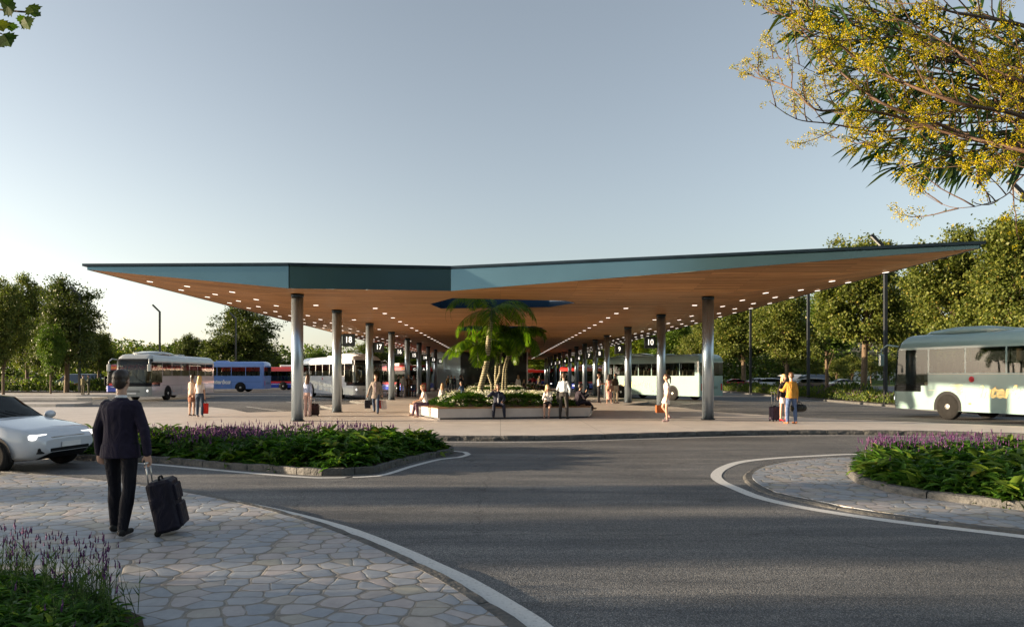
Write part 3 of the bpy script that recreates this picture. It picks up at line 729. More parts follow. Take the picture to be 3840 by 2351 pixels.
# downlights
pts = []
for X in (-13.2, -11.8, -10.1, -5.6, 5.6, 10.1, 11.8, 13.2):
    y = 30.5 if abs(X) < 6 else (25.7 if X < 0 else {10.1: 26.0, 11.8: 24.3, 13.2: 23.4}[X])
    while y < 122: pts.append((X, y)); y += 2.52
for X in (-7.9, 8.3):
    y = 29.2
    while y < 122: pts.append((X, y)); y += 7.6
def soz(X): return SZ if abs(X) <= 9 else SZ + (wz - SZ) * (abs(X) - 9) / 5.3
pts = [p for p in pts if min((p[0] - X) ** 2 + (p[1] - y) ** 2 for X, ys in ((-7.5, YL), (7.9, YR)) for y in ys) > 0.3]
pts.sort(key=lambda p: p[1])
dl = MB(); dl.rbox(-.10, .10, -.05, .05, -.012, .0, .01); q = dl.build('downlight', M['light']); dmesh = q.data; bpy.data.objects.remove(q)
for X, y in pts[:100]:
    o = link('downlight', dmesh, canopy); o.location = (X, y - 24, soz(X) - PZ)
    if abs(X) > 9: o.rotation_euler = (0, -math.copysign(math.atan(.67 / 5.3), X), 0)
rest = MB()
for X, y in pts[100:]: rest.box(X - .10, X + .10, y - .05, y + .05, soz(X) - .014, soz(X) - .002)
r_ = cpart(rest, 'downlight', M['light']); r_['kind'] = 'stuff'

# numbered bay signs
def text_mesh(s, size, extr, mat, name, parent, shear=0.0, bold=0.0, align='CENTER', sx=1.0):
    cu = bpy.data.curves.new(name, 'FONT'); cu.body = s; cu.size = size; cu.extrude = extr; cu.align_x = align; cu.align_y = 'CENTER'
    cu.shear = shear; cu.offset = bold; cu.resolution_u = 3
    to = bpy.data.objects.new('tmp', cu); COL.objects.link(to)
    dg = bpy.context.evaluated_depsgraph_get(); dg.update()
    me = bpy.data.meshes.new_from_object(to.evaluated_get(dg)); bpy.data.objects.remove(to)
    me.materials.clear(); me.materials.append(mat)
    if sx != 1.0:
        for v in me.vertices: v.co.x *= sx
    return link(name, me, parent)
def bay_sign(num, X, y):
    sgn = 1 if X < 0 else -1
    cx = X + sgn * 0.54
    lab = 'dark square hanging sign with glowing white number %s beside its column' % num
    r = empty('bay_sign', (cx, y, 3.44), 0, lab, 'sign', 'numbered bay signs on the columns')
    b = MB(); b.rbox(-.29, .29, -.29, .29, -.05, .05, .05, mat=Matrix.Rotation(R(90), 4, 'X')); b.build('panel', M['signbox'], r)
    k = MB()
    for z in (.2, -.2): k.box(*sorted((-sgn * .27, -sgn * .34)), -.02, .02, z - .02, z + .02)
    k.box(*sorted((-sgn * .318, -sgn * .345)), -.03, .03, -.29, .29); k.build('bracket', M['black'], r)
    t = text_mesh(num, 0.40, 0.004, M['num'], 'number', r, 0, 0.004, sx=.82); t.rotation_euler = (R(90), 0, 0); t.location = (0, -.056, 0)
for i, n_ in enumerate(range(18, 10, -1)): bay_sign(str(n_), -7.5, YL[i + 1])
for i, n_ in enumerate(range(10, 0, -1)): bay_sign(str(n_), 7.9, YR[i + 1])

# ---------------------------------------------------------------- building under the canopy end
tb = empty('terminal_building', (-2.6, 86, PZ), 0, 'glass walled terminal building closing the far end of the platform', 'building')
def bpart(mb, name, m_): o = mb.build(name, m_, tb); o.matrix_parent_inverse = Matrix.Translation((2.6, -86, -PZ)); return o
for x0, x1, mt in ((-8.7, -6.9, 'bglass'), (-6.88, -5.05, 'bglass'), (-5.0, -2.3, 'bdark'), (-2.28, .5, 'bdark'), (.52, 3.3, 'bdark')):
    a = MB(); a.box(x0, x1, 86, 86.12, PZ + .12, SZ - .01); bpart(a, 'glass_wall', M[mt])
a = MB(); a.box(-8.72, 3.42, 85.96, 86.2, PZ, PZ + .12)
a.box(3.3, 3.45, 85.95, 86.3, PZ + .12, SZ - .01); bpart(a, 'frame', M['frame'])
a = MB(); a.box(-8.7, 3.3, 86.2, 104, PZ, SZ - .02); bpart(a, 'wall', M['bdark'])
a = MB(); a.box(.8, 2.0, 85.9, 85.955, PZ + .02, 2.5); d_o = bpart(a, 'door', M['bdark'])
# kiosk
kr = empty('kiosk', (-8.5, 71.5, PZ), 0, 'small glazed kiosk with dark sign band between the left columns', 'kiosk')
a = MB()
for x in (-.85, .85):
    for y in (-.6, .6): a.box(x - .05, x + .05, y - .05, y + .05, 0, 2.1)
a.build('frame', M['black'], kr)
a = MB(); a.box(-.95, .95, -.7, .7, 2.1, 2.55); a.build('sign_band', M['signbox'], kr)
a = MB(); a.box(-.79, .79, -.63, -.61, .9, 2.08); a.build('window', M['glass'], kr)
a = MB(); a.box(-.79, .79, -.62, .5, 0, .88); a.build('counter', M['bus_red'], kr)
for s_, x in (('C', -.42), ('A', .55)):
    t = text_mesh(s_, .34, .004, M['num'], 'letter', kr); t.rotation_euler = (R(90), 0, 0); t.location = (x, -.71, 2.32)

# ---------------------------------------------------------------- planters
PT = PZ + .45
def planter(poly, label, seed):
    n = len(poly); c = Vector((sum(p[0] for p in poly) / n, sum(p[1] for p in poly) / n))
    ins = lambda d: [tuple(Vector(p) + (c - Vector(p)).normalized() * d) for p in poly]
    r = empty('planter_bench', (c.x, c.y, PZ), 0, label, 'planter', 'angular planter benches under the canopy')
    inv = Matrix.Translation((-c.x, -c.y, -PZ))
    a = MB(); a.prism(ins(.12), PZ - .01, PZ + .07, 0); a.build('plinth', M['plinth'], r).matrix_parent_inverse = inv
    a = MB(); a.prism(poly, PZ + .07, PT - .035, 0); a.build('wall', M['bench'], r).matrix_parent_inverse = inv
    a = MB(); i2 = ins(.62)
    oo = ins(-.02)
    for i in range(n):
        j = (i + 1) % n; p, q, s, t = oo[i], oo[j], i2[j], i2[i]
        a.add([(*p, PT - .033), (*q, PT - .033), (*s, PT - .033), (*t, PT - .033), (*p, PT), (*q, PT), (*s, PT), (*t, PT)], [(4, 5, 6, 7), (0, 1, 5, 4), (2, 3, 7, 6)])
    a.build('seat', M['btimber'], r).matrix_parent_inverse = inv
    a = MB(); a.prism(i2, PT - .034, PT - .012, 0); a.build('soil_bed', M['soil'], r).matrix_parent_inverse = inv
    return i2
pl1 = [(-2.38, 25.9), (3.55, 27.05), (3.9, 29.0), (2.9, 32.6), (-3.0, 33.6), (-3.93, 29.6)]
in1 = planter(pl1, 'nearest angular planter bench with palms and seated people', 1)
pl2 = [(-2.6, 41.6), (2.2, 42.2), (3.0, 43.6), (2.4, 47), (-2.9, 47.6), (-3.6, 44.4)]
in2 = planter(pl2, 'second planter bench, behind the palms of the nearest one', 2)
pl3 = [(-3.4, 58.6), (4.4, 58.0), (4.9, 60.5), (3.2, 65.5), (-3.2, 66), (-4.3, 61)]
in3 = planter(pl3, 'farthest planter bench in front of the dark glass wall', 3)
# ---------------------------------------------------------------- planting
def mound_pts(poly, n, hfun, inset=0.05):
    xs = [p[0] for p in poly]; ys = [p[1] for p in poly]; out = []
    while len(out) < n:
        x = random.uniform(min(xs), max(xs)); y = random.uniform(min(ys), max(ys))
        if not in_poly(x, y, poly): continue
        d = edge_dist(x, y, poly)
        if d < inset * random.random(): continue
        out.append((x, y, d, hfun(x, y, d)))
    return out
def shoots(name, pts, L=0.13, W=0.05, k=8, z0=0.1, mat=None, droop=0.2, kind='leaf'):
    P = []; D = []; U = []; LL = []; WW = []
    for (x, y, d, h) in pts:
        az = random.uniform(0, 2 * PI); tilt = random.uniform(0, .5)
        ax = Vector((math.cos(az) * math.sin(tilt), math.sin(az) * math.sin(tilt), math.cos(tilt)))
        a = ax.cross(Vector((1, .3, 0))).normalized(); b = ax.cross(a)
        for q in range(k):
            t = 2 * PI * q / k + random.uniform(-.35, .35); lev = random.random()
            rad = a * math.cos(t) + b * math.sin(t)
            dd = (rad + ax * random.uniform(-droop, .75)).normalized()
            P.append(Vector((x, y, z0 + h)) - ax * lev * .12 * (L / .13)); D.append(dd); U.append((ax - dd * ax.dot(dd) + rad * .05).normalized())
            s = random.uniform(.7, 1.25); LL.append(L * s); WW.append(W * s)
    return leaves(name, np.array(P), np.array(D), np.array(U), LL, WW, mat or M['bed'], None, kind)
def lavender(name, pts, hgt, z0, bud=0.045, stems=True, fl='lav', spread=.35, bw=.020):
    P = []; D = []; U = []; L = []; W = []; BP = []; BD = []; BL = []; BW = []
    for (x, y, d, h) in pts:
        s = random.uniform(.75, 1.15); az = random.uniform(0, 2 * PI); t = random.uniform(0, spread)
        dd = Vector((math.cos(az) * math.sin(t), math.sin(az) * math.sin(t), math.cos(t)))
        base = Vector((x, y, z0 + h * .4)); hh = hgt * s
        for q in range(2):
            P.append(base); D.append(dd); a = q * PI / 2 + az; U.append((math.cos(a), math.sin(a), .01)); L.append(hh); W.append(.006)
        for q in range(3):
            f = random.uniform(.15, .7); aa = random.uniform(0, 2 * PI)
            P.append(base + dd * hh * f); D.append(Vector((math.cos(aa), math.sin(aa), 1.4)).normalized()); U.append((-math.sin(aa), math.cos(aa), .3)); L.append(.06 * hgt / .3); W.append(.009)
        b = bud * random.uniform(.7, 1.5)
        for q in range(3):
            BP.append(base + dd * (hh + b * .55 * q)); BD.append((dd + Vector((random.uniform(-.15, .15), random.uniform(-.15, .15), 0))).normalized()); BL.append(b * (.95 - .15 * q)); BW.append(bw * (1.15 - .28 * q) * random.uniform(.8, 1.3))
    g = leaves(name, np.array(P), np.array(D), np.array(U), L, W, M['lavleaf'], None, 'blade')
    BD = np.array(BD); Ub = np.cross(BD, rng.normal(size=BD.shape)); Ub /= np.linalg.norm(Ub, axis=1, keepdims=True)
    f = leaves(name, np.array(BP), BD, Ub, BL, BW, M[fl], None, 'bud')
    return [g, f]
def blob(x, y, cs): return sum(math.exp(-((x - a) ** 2 / sx ** 2 + (y - b) ** 2 / sy ** 2)) * k for a, b, sx, sy, k in cs)

# left island
def hi(x, y, d): return 0.06 + min(d, .45) / .45 * .24 + .22 * noise.noise(Vector((x * 1.9, y * 1.9, 0)))
I_ = [tuple(p) for p in islin]
pa = mound_pts(I_, 2600, hi)
lavc = [(-6.2, 15.3, 1.15, 1.3, 1.1), (-4.0, 16.8, 1.2, .6, .9), (-8.8, 15.8, .6, .7, .9)]
sh = [p for p in pa if random.random() > .93 * blob(p[0], p[1], lavc)]
sx1 = shoots('a', sh, .22, .078, 8, KZ - .03); sx2 = shoots('b', sh[::9], .30, .115, 7, KZ + .02, M['leafB'])
tag(join_mesh([sx1, sx2], 'shrub_planting'), 'low green leafy shrubs filling the left traffic island', 'shrubs', None, 'stuff')
lp = [p for p in mound_pts(I_, 4200, lambda x, y, d: random.uniform(.05, .45) + min(d, .4) * .4) if random.random() < blob(p[0], p[1], lavc)]
tag(join_mesh(lavender('x', lp, .27, KZ - .02, .055, bw=.024), 'lavender_planting'), 'purple lavender growing among the shrubs of the left traffic island', 'lavender', None, 'stuff')
# right island
RI = [tuple(p) for p in rin]
def hr(x, y, d): return 0.07 + min(d, .5) / .5 * .19 + .20 * noise.noise(Vector((x * 2.0 + 9, y * 2.0, 0)))
pa = [p for p in mound_pts(RI, 6200, hr) if p[0] < 11.5]
lavc = [(7.6, 13.3, 1.5, .9, 1.0), (9.6, 13.9, .9, .6, .9)]
sh = [p for p in pa if random.random() > .75 * blob(p[0], p[1], lavc)]
sx1 = shoots('a', sh, .22, .078, 8, .11); sx2 = shoots('b', sh[::9], .30, .115, 7, .15, M['leafB'])
tag(join_mesh([sx1, sx2], 'shrub_planting'), 'low green leafy shrubs filling the right traffic island', 'shrubs', None, 'stuff')
lp = [p for p in mound_pts(RI, 3600, lambda x, y, d: random.uniform(.0, .36) + min(d, .4) * .35) if p[0] < 11.5 and random.random() < blob(p[0], p[1], lavc)]
tag(join_mesh(lavender('x', lp, .30, .12, .05, bw=.021), 'lavender_planting'), 'purple lavender growing among the shrubs of the right traffic island', 'lavender', None, 'stuff')
# near corner bed
nb = [(-5.7, 6.1), (-4.3, 6.0), (-3.3, 5.5), (-2.6, 4.95), (-2.15, 4.2), (-2.2, 2.6), (-6.5, 2.6)]
s_ = MB(); s_.prism(nb, .0, .075, 0, None, False); tag(s_.build('soil', M['soil']), kind='structure')
def hn(x, y, d): return 0.04 + min(d, .5) / .5 * .2 + .06 * noise.noise(Vector((x * 2.2, y * 2.2, 3)))
pa = [p for p in mound_pts(nb, 2600, hn)]
lavn = [(-4.6, 5.6, .9, .55, 1.0), (-3.4, 5.1, .7, .35, .9), (-3.3, 3.6, .8, .35, .35), (-2.7, 4.6, .3, .3, .4)]
sh = [p for p in pa if random.random() > .85 * blob(p[0], p[1], lavn)]
o1 = shoots('s', sh[:len(sh) // 2], .125, .036, 9, .07); o2 = shoots('s', sh[len(sh) // 2:], .085, .026, 9, .07)
tag(join_mesh([o1, o2], 'shrub_planting'), 'leafy green ground cover in the near corner bed', 'shrubs', None, 'stuff')
lp = [p for p in mound_pts(nb, 2400, lambda x, y, d: .12 + min(d, .4) * .4) if random.random() < blob(p[0], p[1], lavn)]
tag(join_mesh(lavender('x', lp, .40, .06, .030, fl='lav', bw=.012), 'lavender_planting'), 'purple lavender flowering in the near corner bed', 'lavender', None, 'stuff')
# planter fillings
for poly, lab, n in ((in1, 'green plants with white flowers filling the nearest planter', 2200), (in2, 'green plants filling the second planter', 900), (in3, 'green plants filling the farthest planter', 500)):
    pa = mound_pts(poly, n, lambda x, y, d: .05 + min(d, .9) * .42 + .08 * noise.noise(Vector((x * 1.5, y * 1.5, 5))), .02)
    g = shoots('s', pa, .13, .042, 8, PT)
    wp = [p for p in pa if noise.noise(Vector((p[0] * .9 + 3, p[1] * .9, 8))) > .12]
    P = np.array([(x + random.gauss(0, .03), y + random.gauss(0, .03), PT + h + .07 + random.uniform(0, .06)) for x, y, d, h in wp for q in range(5)])
    D = unit(len(P)); U = unit(len(P)); f = leaves('f', P, D, U, .05, .045, M['white_fl'], None, 'quad')
    tag(join_mesh([g, f], 'flower_planting'), lab, 'flowers', None, 'stuff')
# hedges of grasses and perennials either side
def hedge(poly, n, hgt, z0, lab, fl=True):
    pa = mound_pts(poly, n, lambda x, y, d: 0, .0)
    P = []; D = []; U = []; L = []; W = []
    FP = []
    for (x, y, d, h) in pa:
        hh = hgt * (.72 + .5 * noise.noise(Vector((x * .35, y * .35, 2))) + random.uniform(-.1, .15)) * min(1, .45 + d * .9)
        for q in range(7):
            az = random.uniform(0, 2 * PI); t = abs(random.gauss(0, .45)); dd = Vector((math.cos(az) * math.sin(t), math.sin(az) * math.sin(t), math.cos(t)))
            f = random.uniform(.1, .85)
            P.append((x + dd.x * .15, y + dd.y * .15, z0 + hh * f)); D.append(dd); U.append((math.cos(az + 1.6), math.sin(az + 1.6), .2)); L.append(hh * random.uniform(.18, .34)); W.append(hh * .10)
        if fl and noise.noise(Vector((x * .25, y * .25, 7))) > .1:
            for q in range(1): FP.append((x + random.gauss(0, .12), y + random.gauss(0, .12), z0 + hh * random.uniform(.95, 1.12)))
    o = [leaves('h', np.array(P), np.array(D), np.array(U), L, W, None, None, 'quad', [M['leafA'], M['lavleaf'], M['leafB'], M['leafC']], rng.integers(0, 4, len(P)))]
    if FP:
        n_ = len(FP); Dd = np.tile([0, 0, 1.0], (n_, 1)) + rng.normal(0, .2, (n_, 3)); o.append(leaves('f', np.array(FP), Dd, unit(n_), .12, .03, M['lav'], None, 'bud'))
    tag(join_mesh(o, 'hedge_planting'), lab, 'hedge', None, 'stuff')
hedge([(22.5, 33), (24.5, 74), (25.4, 95), (28.3, 95), (26.9, 74), (25.4, 33)], 5200, 1.15, .08, 'mixed hedge of shrubs and lavender along the right road edge')
hedge([(-60, 67.0), (-42.6, 67.0), (-41, 70), (-60, 73)], 1900, 1.25, .14, 'hedge of shrubs on the far left beside the pavement')
hedge([(-42.0, 66.8), (-33.6, 66.8), (-33.6, 69.8), (-40, 70.5)], 1500, 1.4, .14, 'paler bushy hedge behind the two men on the far left pavement')

# ---------------------------------------------------------------- trees
def crown_mesh(seed, ncl, lpc, rx, rz, cz, leaf, mat, tall=1.0, lobes=7, holes=0.5, name='crown'):
    r2 = np.random.default_rng(seed); rr = random.Random(seed)
    P = []
    # lobes: secondary masses on an ellipsoid give an uneven outline
    lob = []
    for i in range(lobes):
        a = 2 * PI * i / lobes + rr.uniform(-.5, .5); e = rr.uniform(-.75, .95)
        lob.append((math.cos(a) * rx * .55 * math.sqrt(max(.15, 1 - e * e * .7)), math.sin(a) * rx * .55 * math.sqrt(max(.15, 1 - e * e * .7)), cz + e * rz * .62, rr.uniform(.34, .55)))
    lob.append((0, 0, cz, .62)); lob.append((rr.uniform(-.3, .3) * rx, rr.uniform(-.3, .3) * rx, cz + rz * .66, .36))
    cl = []
    for i in range(ncl):
        l = lob[rr.randrange(len(lob))]; d = r2.normal(size=3); d /= np.linalg.norm(d); q = rr.uniform(.55, 1.08)
        cl.append((l[0] + d[0] * l[3] * rx * q, l[1] + d[1] * l[3] * rx * q, l[2] + d[2] * l[3] * rz * q))
    cl = np.array(cl); cl = cl[cl[:, 2] > cz - rz * .98]
    n = len(cl) * lpc; idx = np.repeat(np.arange(len(cl)), lpc)
    rad = r2.uniform(.16, .42, len(cl)) * rx * .32
    off = r2.normal(size=(n, 3)) * np.array([1, 1, .62]) * rad[idx][:, None]
    P = cl[idx] + off
    cen = np.array([0, 0, cz]); out = P - cen; out /= (np.linalg.norm(out, axis=1, keepdims=True) + 1e-6)
    D = out + r2.normal(size=(n, 3)) * .9 + np.array([0, 0, -.35]); U = out * .5 + np.array([0, 0, .8]) + r2.normal(size=(n, 3)) * .6
    L = leaf * r2.uniform(.6, 1.3, n)
    o = leaves(name, P, D, U, L, L * .8, mat); me = o.data; bpy.data.objects.remove(o); return me, cl
def trunk_mesh(seed, h, r, cl, cz, nl=9, name='trunk', bark='bark', bare=1.0):
    rr = random.Random(seed); m = MB()
    b1 = Vector((rr.uniform(-.15, .15), rr.uniform(-.15, .15), h * .5))
    top = Vector((rr.uniform(-.3, .3), rr.uniform(-.3, .3), cz + (h - cz) * .5))
    m.tube([(0, 0, -.25), (0, 0, .1), b1 * .4, b1, Vector((b1.x, b1.y, cz)) * 1.0, top], [r * 1.5, r * 1.1, r, r * .8, r * .5, r * .12], 10)
    step = max(1, len(cl) // (nl * 2))
    for c in cl[::step]:
        c = Vector(c); z0 = min(c.z - .4, rr.uniform(.3, .9) * cz); z0 = max(z0, cz * .28)
        base = Vector((b1.x * z0 / max(b1.z, .1) if z0 < b1.z else b1.x, b1.y * z0 / max(b1.z, .1) if z0 < b1.z else b1.y, z0)); mid = base.lerp(c, .5) + Vector((rr.uniform(-.2, .2), rr.uniform(-.2, .2), .15 * (c.z - base.z)))
        m.tube([base, mid, c], [r * .32, r * .18, r * .04], 5)
    o = m.build(name, M[bark]); me = o.data; bpy.data.objects.remove(o); return me
PROTO = {}
def proto(key, seed, ncl, lpc, rx, rz, cz, leaf, mat, h, r, lobes=7):
    c, cl = crown_mesh(seed, ncl, lpc, rx, rz, cz, leaf, M[mat], lobes=lobes); t = trunk_mesh(seed, h, r, cl, cz); PROTO[key] = (c, t)
# unit scale protos (real metres for an 11 m tree)
proto('oliveA', 1, 430, 92, 3.8, 4.6, 6.4, .20, 'leafA', 10.6, .22, 9)
proto('oliveB', 2, 430, 92, 3.6, 4.8, 6.6, .20, 'leafA', 11, .22, 8)
proto('greenA', 3, 380, 84, 3.6, 4.5, 6.2, .21, 'leafB', 10.2, .2, 8)
proto('darkA', 4, 460, 86, 3.9, 4.6, 6.1, .20, 'leafD', 10.4, .24, 9)
proto('yellowA', 5, 210, 60, 3.8, 4.2, 5.4, .30, 'leafC', 9.5, .2, 8)
proto('smallA', 6, 100, 44, 2.3, 1.8, 3.3, .20, 'leafA', 5.0, .11, 6)
def tree(kind, x, y, hgt, wid, label, name='broadleaf_tree', rz=0.0, z=0.0, group=None):
    c, t = PROTO[kind]
    zs = max(v.co.z for v in c.vertices); xs = max(abs(v.co.x) for v in c.vertices) * 2 * .86
    r = empty(name, (x, y, z), rz, label, 'tree', group)
    for nm, me in (('crown', c), ('trunk', t)):
        o = link(nm, me, r); o.scale = (wid * 1.0 / xs, wid * 1.0 / xs, hgt / zs)
    return r
def tpx(cx, top, wpx, Y): return ((cx - X0) * Y / F, Y, H + (Y0 - top) * Y / F, wpx * Y / F)
TS = [
 ('oliveA', 8, 660, 120, 60, 'olive green tree at the far left edge of the view, cut by the frame'),
 ('oliveA', 66, 652, 140, 76, 'pale green tall tree rising behind the dark tree on the left'),
 ('darkA', 160, 655, 176, 67, 'tallest dark green tree of the left group'),
 ('oliveB', 236, 790, 88, 80, 'lower dark tree at the right end of the left group'),
 ('yellowA', 285, 836, 70, 100, 'low bright tree behind the moving grey coach'),
 ('darkA', 458, 798, 82, 108, 'small round dark tree alone on the left skyline'),
 ('darkA', 583, 722, 184, 106, 'broad dark tree under the left wing of the canopy'),
 ('yellowA', 665, 845, 84, 120, 'bright green bush tree right of the broad dark tree'),
 ('greenA', 715, 838, 60, 130, 'middle sized green tree seen left of the front column'),
 ('greenA', 762, 836, 66, 125, 'green tree above the white coach, between two columns'),
 ('darkA', 890, 812, 90, 100, 'dark crown behind sign 17 and the white coach'),
 ('yellowA', 955, 840, 110, 112, 'autumn tinted tree behind sign 16'),
 ('greenA', 1010, 855, 70, 118, 'green tree behind the kiosk'),
 ('yellowA', 1300, 832, 130, 150, 'sunlit tree at the far right end of the colonnade'),
 ('yellowA', 1385, 812, 130, 142, 'sunlit tree left of centre in the gap between the far right columns'),
 ('yellowA', 1460, 800, 140, 134, 'sunlit tree rising behind the city bus among the right columns'),
 ('yellowA', 1530, 775, 130, 125, 'sunlit tree directly behind the front of the gold lettered coach'),
 ('greenA', 1615, 745, 150, 112, 'green tree behind sign 10 and the turning coach'),
 ('oliveA', 1700, 725, 140, 104, 'olive tree just right of the front right column'),
 ('oliveB', 1790, 700, 170, 96, 'olive tree behind the couple with the suitcase'),
 ('oliveA', 1893, 672, 190, 74, 'full olive tree behind the man in the orange jacket'),
 ('oliveB', 2078, 553, 220, 61, 'tall olive tree beside the lamp post, its top above the canopy tip'),
 ('greenA', 1990, 690, 170, 82, 'paler tree filling the gap between the two tall olive trees'),
 ('oliveA', 2300, 535, 250, 54, 'large tree crowning above the near moving coach'),
 ('oliveB', 2455, 490, 240, 48, 'largest olive green tree at the right edge of the view'),
 ('oliveB', 2190, 640, 170, 70, 'tree seen in the gap behind the canopy tip'),
]
for i, (k, cx, top, wp, Y, lab) in enumerate(TS):
    x, y, h, w_ = tpx(cx, top, wp, Y); tree(k, x, y, h, w_, lab, rz=i * 1.7)
x, y, h, w_ = tpx(122, 772, 86, 63); tree('greenA', x, y, h, w_, 'small bright green tree with sunlit trunk before the left group', rz=2.0)
for i, (cx, Y, top, wd_) in enumerate(((2012, 118, 858, 62), (2050, 122, 850, 60), (2096, 120, 852, 56), (2140, 124, 850, 60), (1968, 126, 866, 50))):
    x, y, h, w_ = tpx(cx, top, wd_, Y); tree('smallA', x, y, h, w_, ['small orchard tree left of the cream coupe tail', 'small orchard tree above the cream coupe', 'small orchard tree before the white wall panels', 'small orchard tree behind the right lamp post', 'small orchard tree above the dark car'][i], 'small_tree', rz=i, group='small trees in front of the white wall')
# off-frame row whose long shadows stripe the road
for i, (x, y, h, w_) in enumerate(((-40, 9.0, 8.6, 2.4), (-44, 5.9, 9.5, 2.8), (-40, 2.6, 8.5, 3.2), (-46, -.8, 9, 3.2))):
    tree('greenA', x, y, h, w_, 'slender roadside tree %s outside the left of the view' % ['nearest the road', 'second from the road', 'third from the road', 'farthest from the road'][i], 'roadside_tree', rz=i * 2.1, group='slender trees left of the forecourt')
# woodland mass on the rise
def woods(name, xr, yr, n, hgt, lab, mats, k=520):
    P = []; 
    for i in range(n):
        x = random.uniform(*xr); y = random.uniform(*yr); c = (x, y, (y - 128) * .035 if y > 128 else 0)
        hh = hgt * random.uniform(.75, 1.15)
        d = rng.normal(size=(k, 3)); d /= np.linalg.norm(d, axis=1, keepdims=True); d *= rng.uniform(.5, 1, (k, 1)) ** .4
        P.append(np.array(c) + np.array([0, 0, hh * .5]) + d * np.array([hh * .42, hh * .42, hh * .5]))
    P = np.concatenate(P); n_ = len(P)
    o = leaves(name, P, unit(n_), unit(n_) + np.array([0, 0, .6]), rng.uniform(.35, .75, n_), rng.uniform(.3, .6, n_), None, None, 'quad', [M[q] for q in mats], rng.integers(0, len(mats), n_))
    tag(o, lab, 'woodland', None, 'stuff')
woods('woodland', (-150, -8), (150, 175), 95, 8, 'distant wood closing the view on the left', ['leafB', 'leafC', 'leafD'])
woods('woodland', (-14, 80), (-64, -44), 60, 24, 'wood added behind the viewpoint, seen only as a reflection darkening the canopy edge', ['leafD', 'leafD', 'leafA'], 1500)  # unseen wood, added tall and dense so its reflection darkens the middle fascia
woods('woodland', (2, 75), (160, 185), 55, 12, 'sunlit distant wood behind the right colonnade', ['leafB', 'leafC', 'leafC'])
woods('woodland', (75, 190), (150, 185), 75, 13, 'dark distant wood above the right lawn', ['leafD', 'leafA', 'leafB'])
woods('woodland', (26, 75), (128, 150), 46, 11, 'dark understorey wood behind the parked cars on the right', ['leafD', 'leafB', 'leafD'])
woods('woodland', (-90, -45), (120, 140), 36, 8, 'dark understorey wood behind the left group of trees', ['leafD', 'leafB', 'leafA'])

# ---------------------------------------------------------------- palms
def frond(parent, base, az, el, length, droop, seed, leafl=.5):
    rr = random.Random(seed); pts = []; p = Vector(base); a = el; st = length / 12
    for i in range(13):
        pts.append(p.copy()); d = Vector((math.cos(az) * math.cos(a), math.sin(az) * math.cos(a), math.sin(a))); p = p + d * st; a -= droop / 12 * (1 + i * .12)
    m = MB(); m.tube(pts, [.018 * (1 - i / 15) for i in range(13)], 4); st_o = m.build('stem', M['lavleaf'])
    P = []; D = []; U = []; L = []; W = []
    for i in range(1, 12):
        for sub in range(4):
            t = i + sub / 4
            if t > 12: continue
            i0 = int(t); q = pts[i0].lerp(pts[min(i0 + 1, 12)], t - i0); tan = (pts[min(i0 + 1, 12)] - pts[max(i0 - 1, 0)]).normalized()
            sd_ = tan.cross(Vector((0, 0, 1)));
            if sd_.length < .1: sd_ = Vector((-math.sin(az), math.cos(az), 0))
            sd_.normalize(); up = sd_.cross(tan)
            k = math.sin(min(1, (t / 12) * 1.05 + .12) * PI) ** .6
            for s in (-1, 1):
                dd = (sd_ * s * .8 + tan * .55 + up * .1 + Vector((0, 0, -.45 - .3 * rr.random()))).normalized()
                P.append(q); D.append(dd); U.append((up + Vector((rr.uniform(-.3, .3), rr.uniform(-.3, .3), 0))).normalized()); L.append(leafl * k * rr.uniform(.8, 1.1)); W.append(.038)
    lf = leaves('f', np.array(P), np.array(D), np.array(U), L, W, M['frond'], None, 'long')
    o = join_mesh([st_o, lf], 'frond', parent); return o
def palm(base, path, rad, fronds, label, seed, leafl=.5, length=1.7):
    r = empty('palm_tree', base, 0, label, 'palm', 'palms in the nearest planter'); inv = Vector(base)
    m = MB(); n = len(path); m.tube([Vector(p) - inv for p in path], [rad * (1.35 if i == 0 else 1 - .35 * i / n) for i in range(n)], 12); m.build('trunk', M['pbark'], r)
    top = Vector(path[-1]) - inv; rr = random.Random(seed)
    m = MB(); m.tube([top - Vector((0, 0, .35)), top, top + Vector((0, 0, .3))], [rad * .8, rad * 1.1, rad * .3], 8); m.build('crownshaft', M['lavleaf'], r)
    for i in range(fronds):
        az = i * 2.399 + rr.uniform(-.2, .2); el = rr.uniform(.0, 1.0); frond(r, top + Vector((0, 0, .15)), az, el, length * rr.uniform(.8, 1.1), rr.uniform(1.2, 2.0), seed * 100 + i, leafl)
def c5(x, y, Y): px, py = 1026.7 + .21263 * x, 693 + .21263 * y; return ((px - X0) * Y / F, Y, H - (py - Y0) * Y / F)
b0 = c5(590, 1225, 29.2)
palm((b0[0], b0[1], PT + .0), [(b0[0], b0[1], PT - .1)] + [c5(x, y, 29.2) for x, y in ((612, 1120), (650, 980), (685, 830), (697, 640), (712, 500), (738, 380), (745, 300))], .135, 13, 'tallest palm with ringed leaning trunk, its crown rising through the skylight', 3, .75, 3.1)
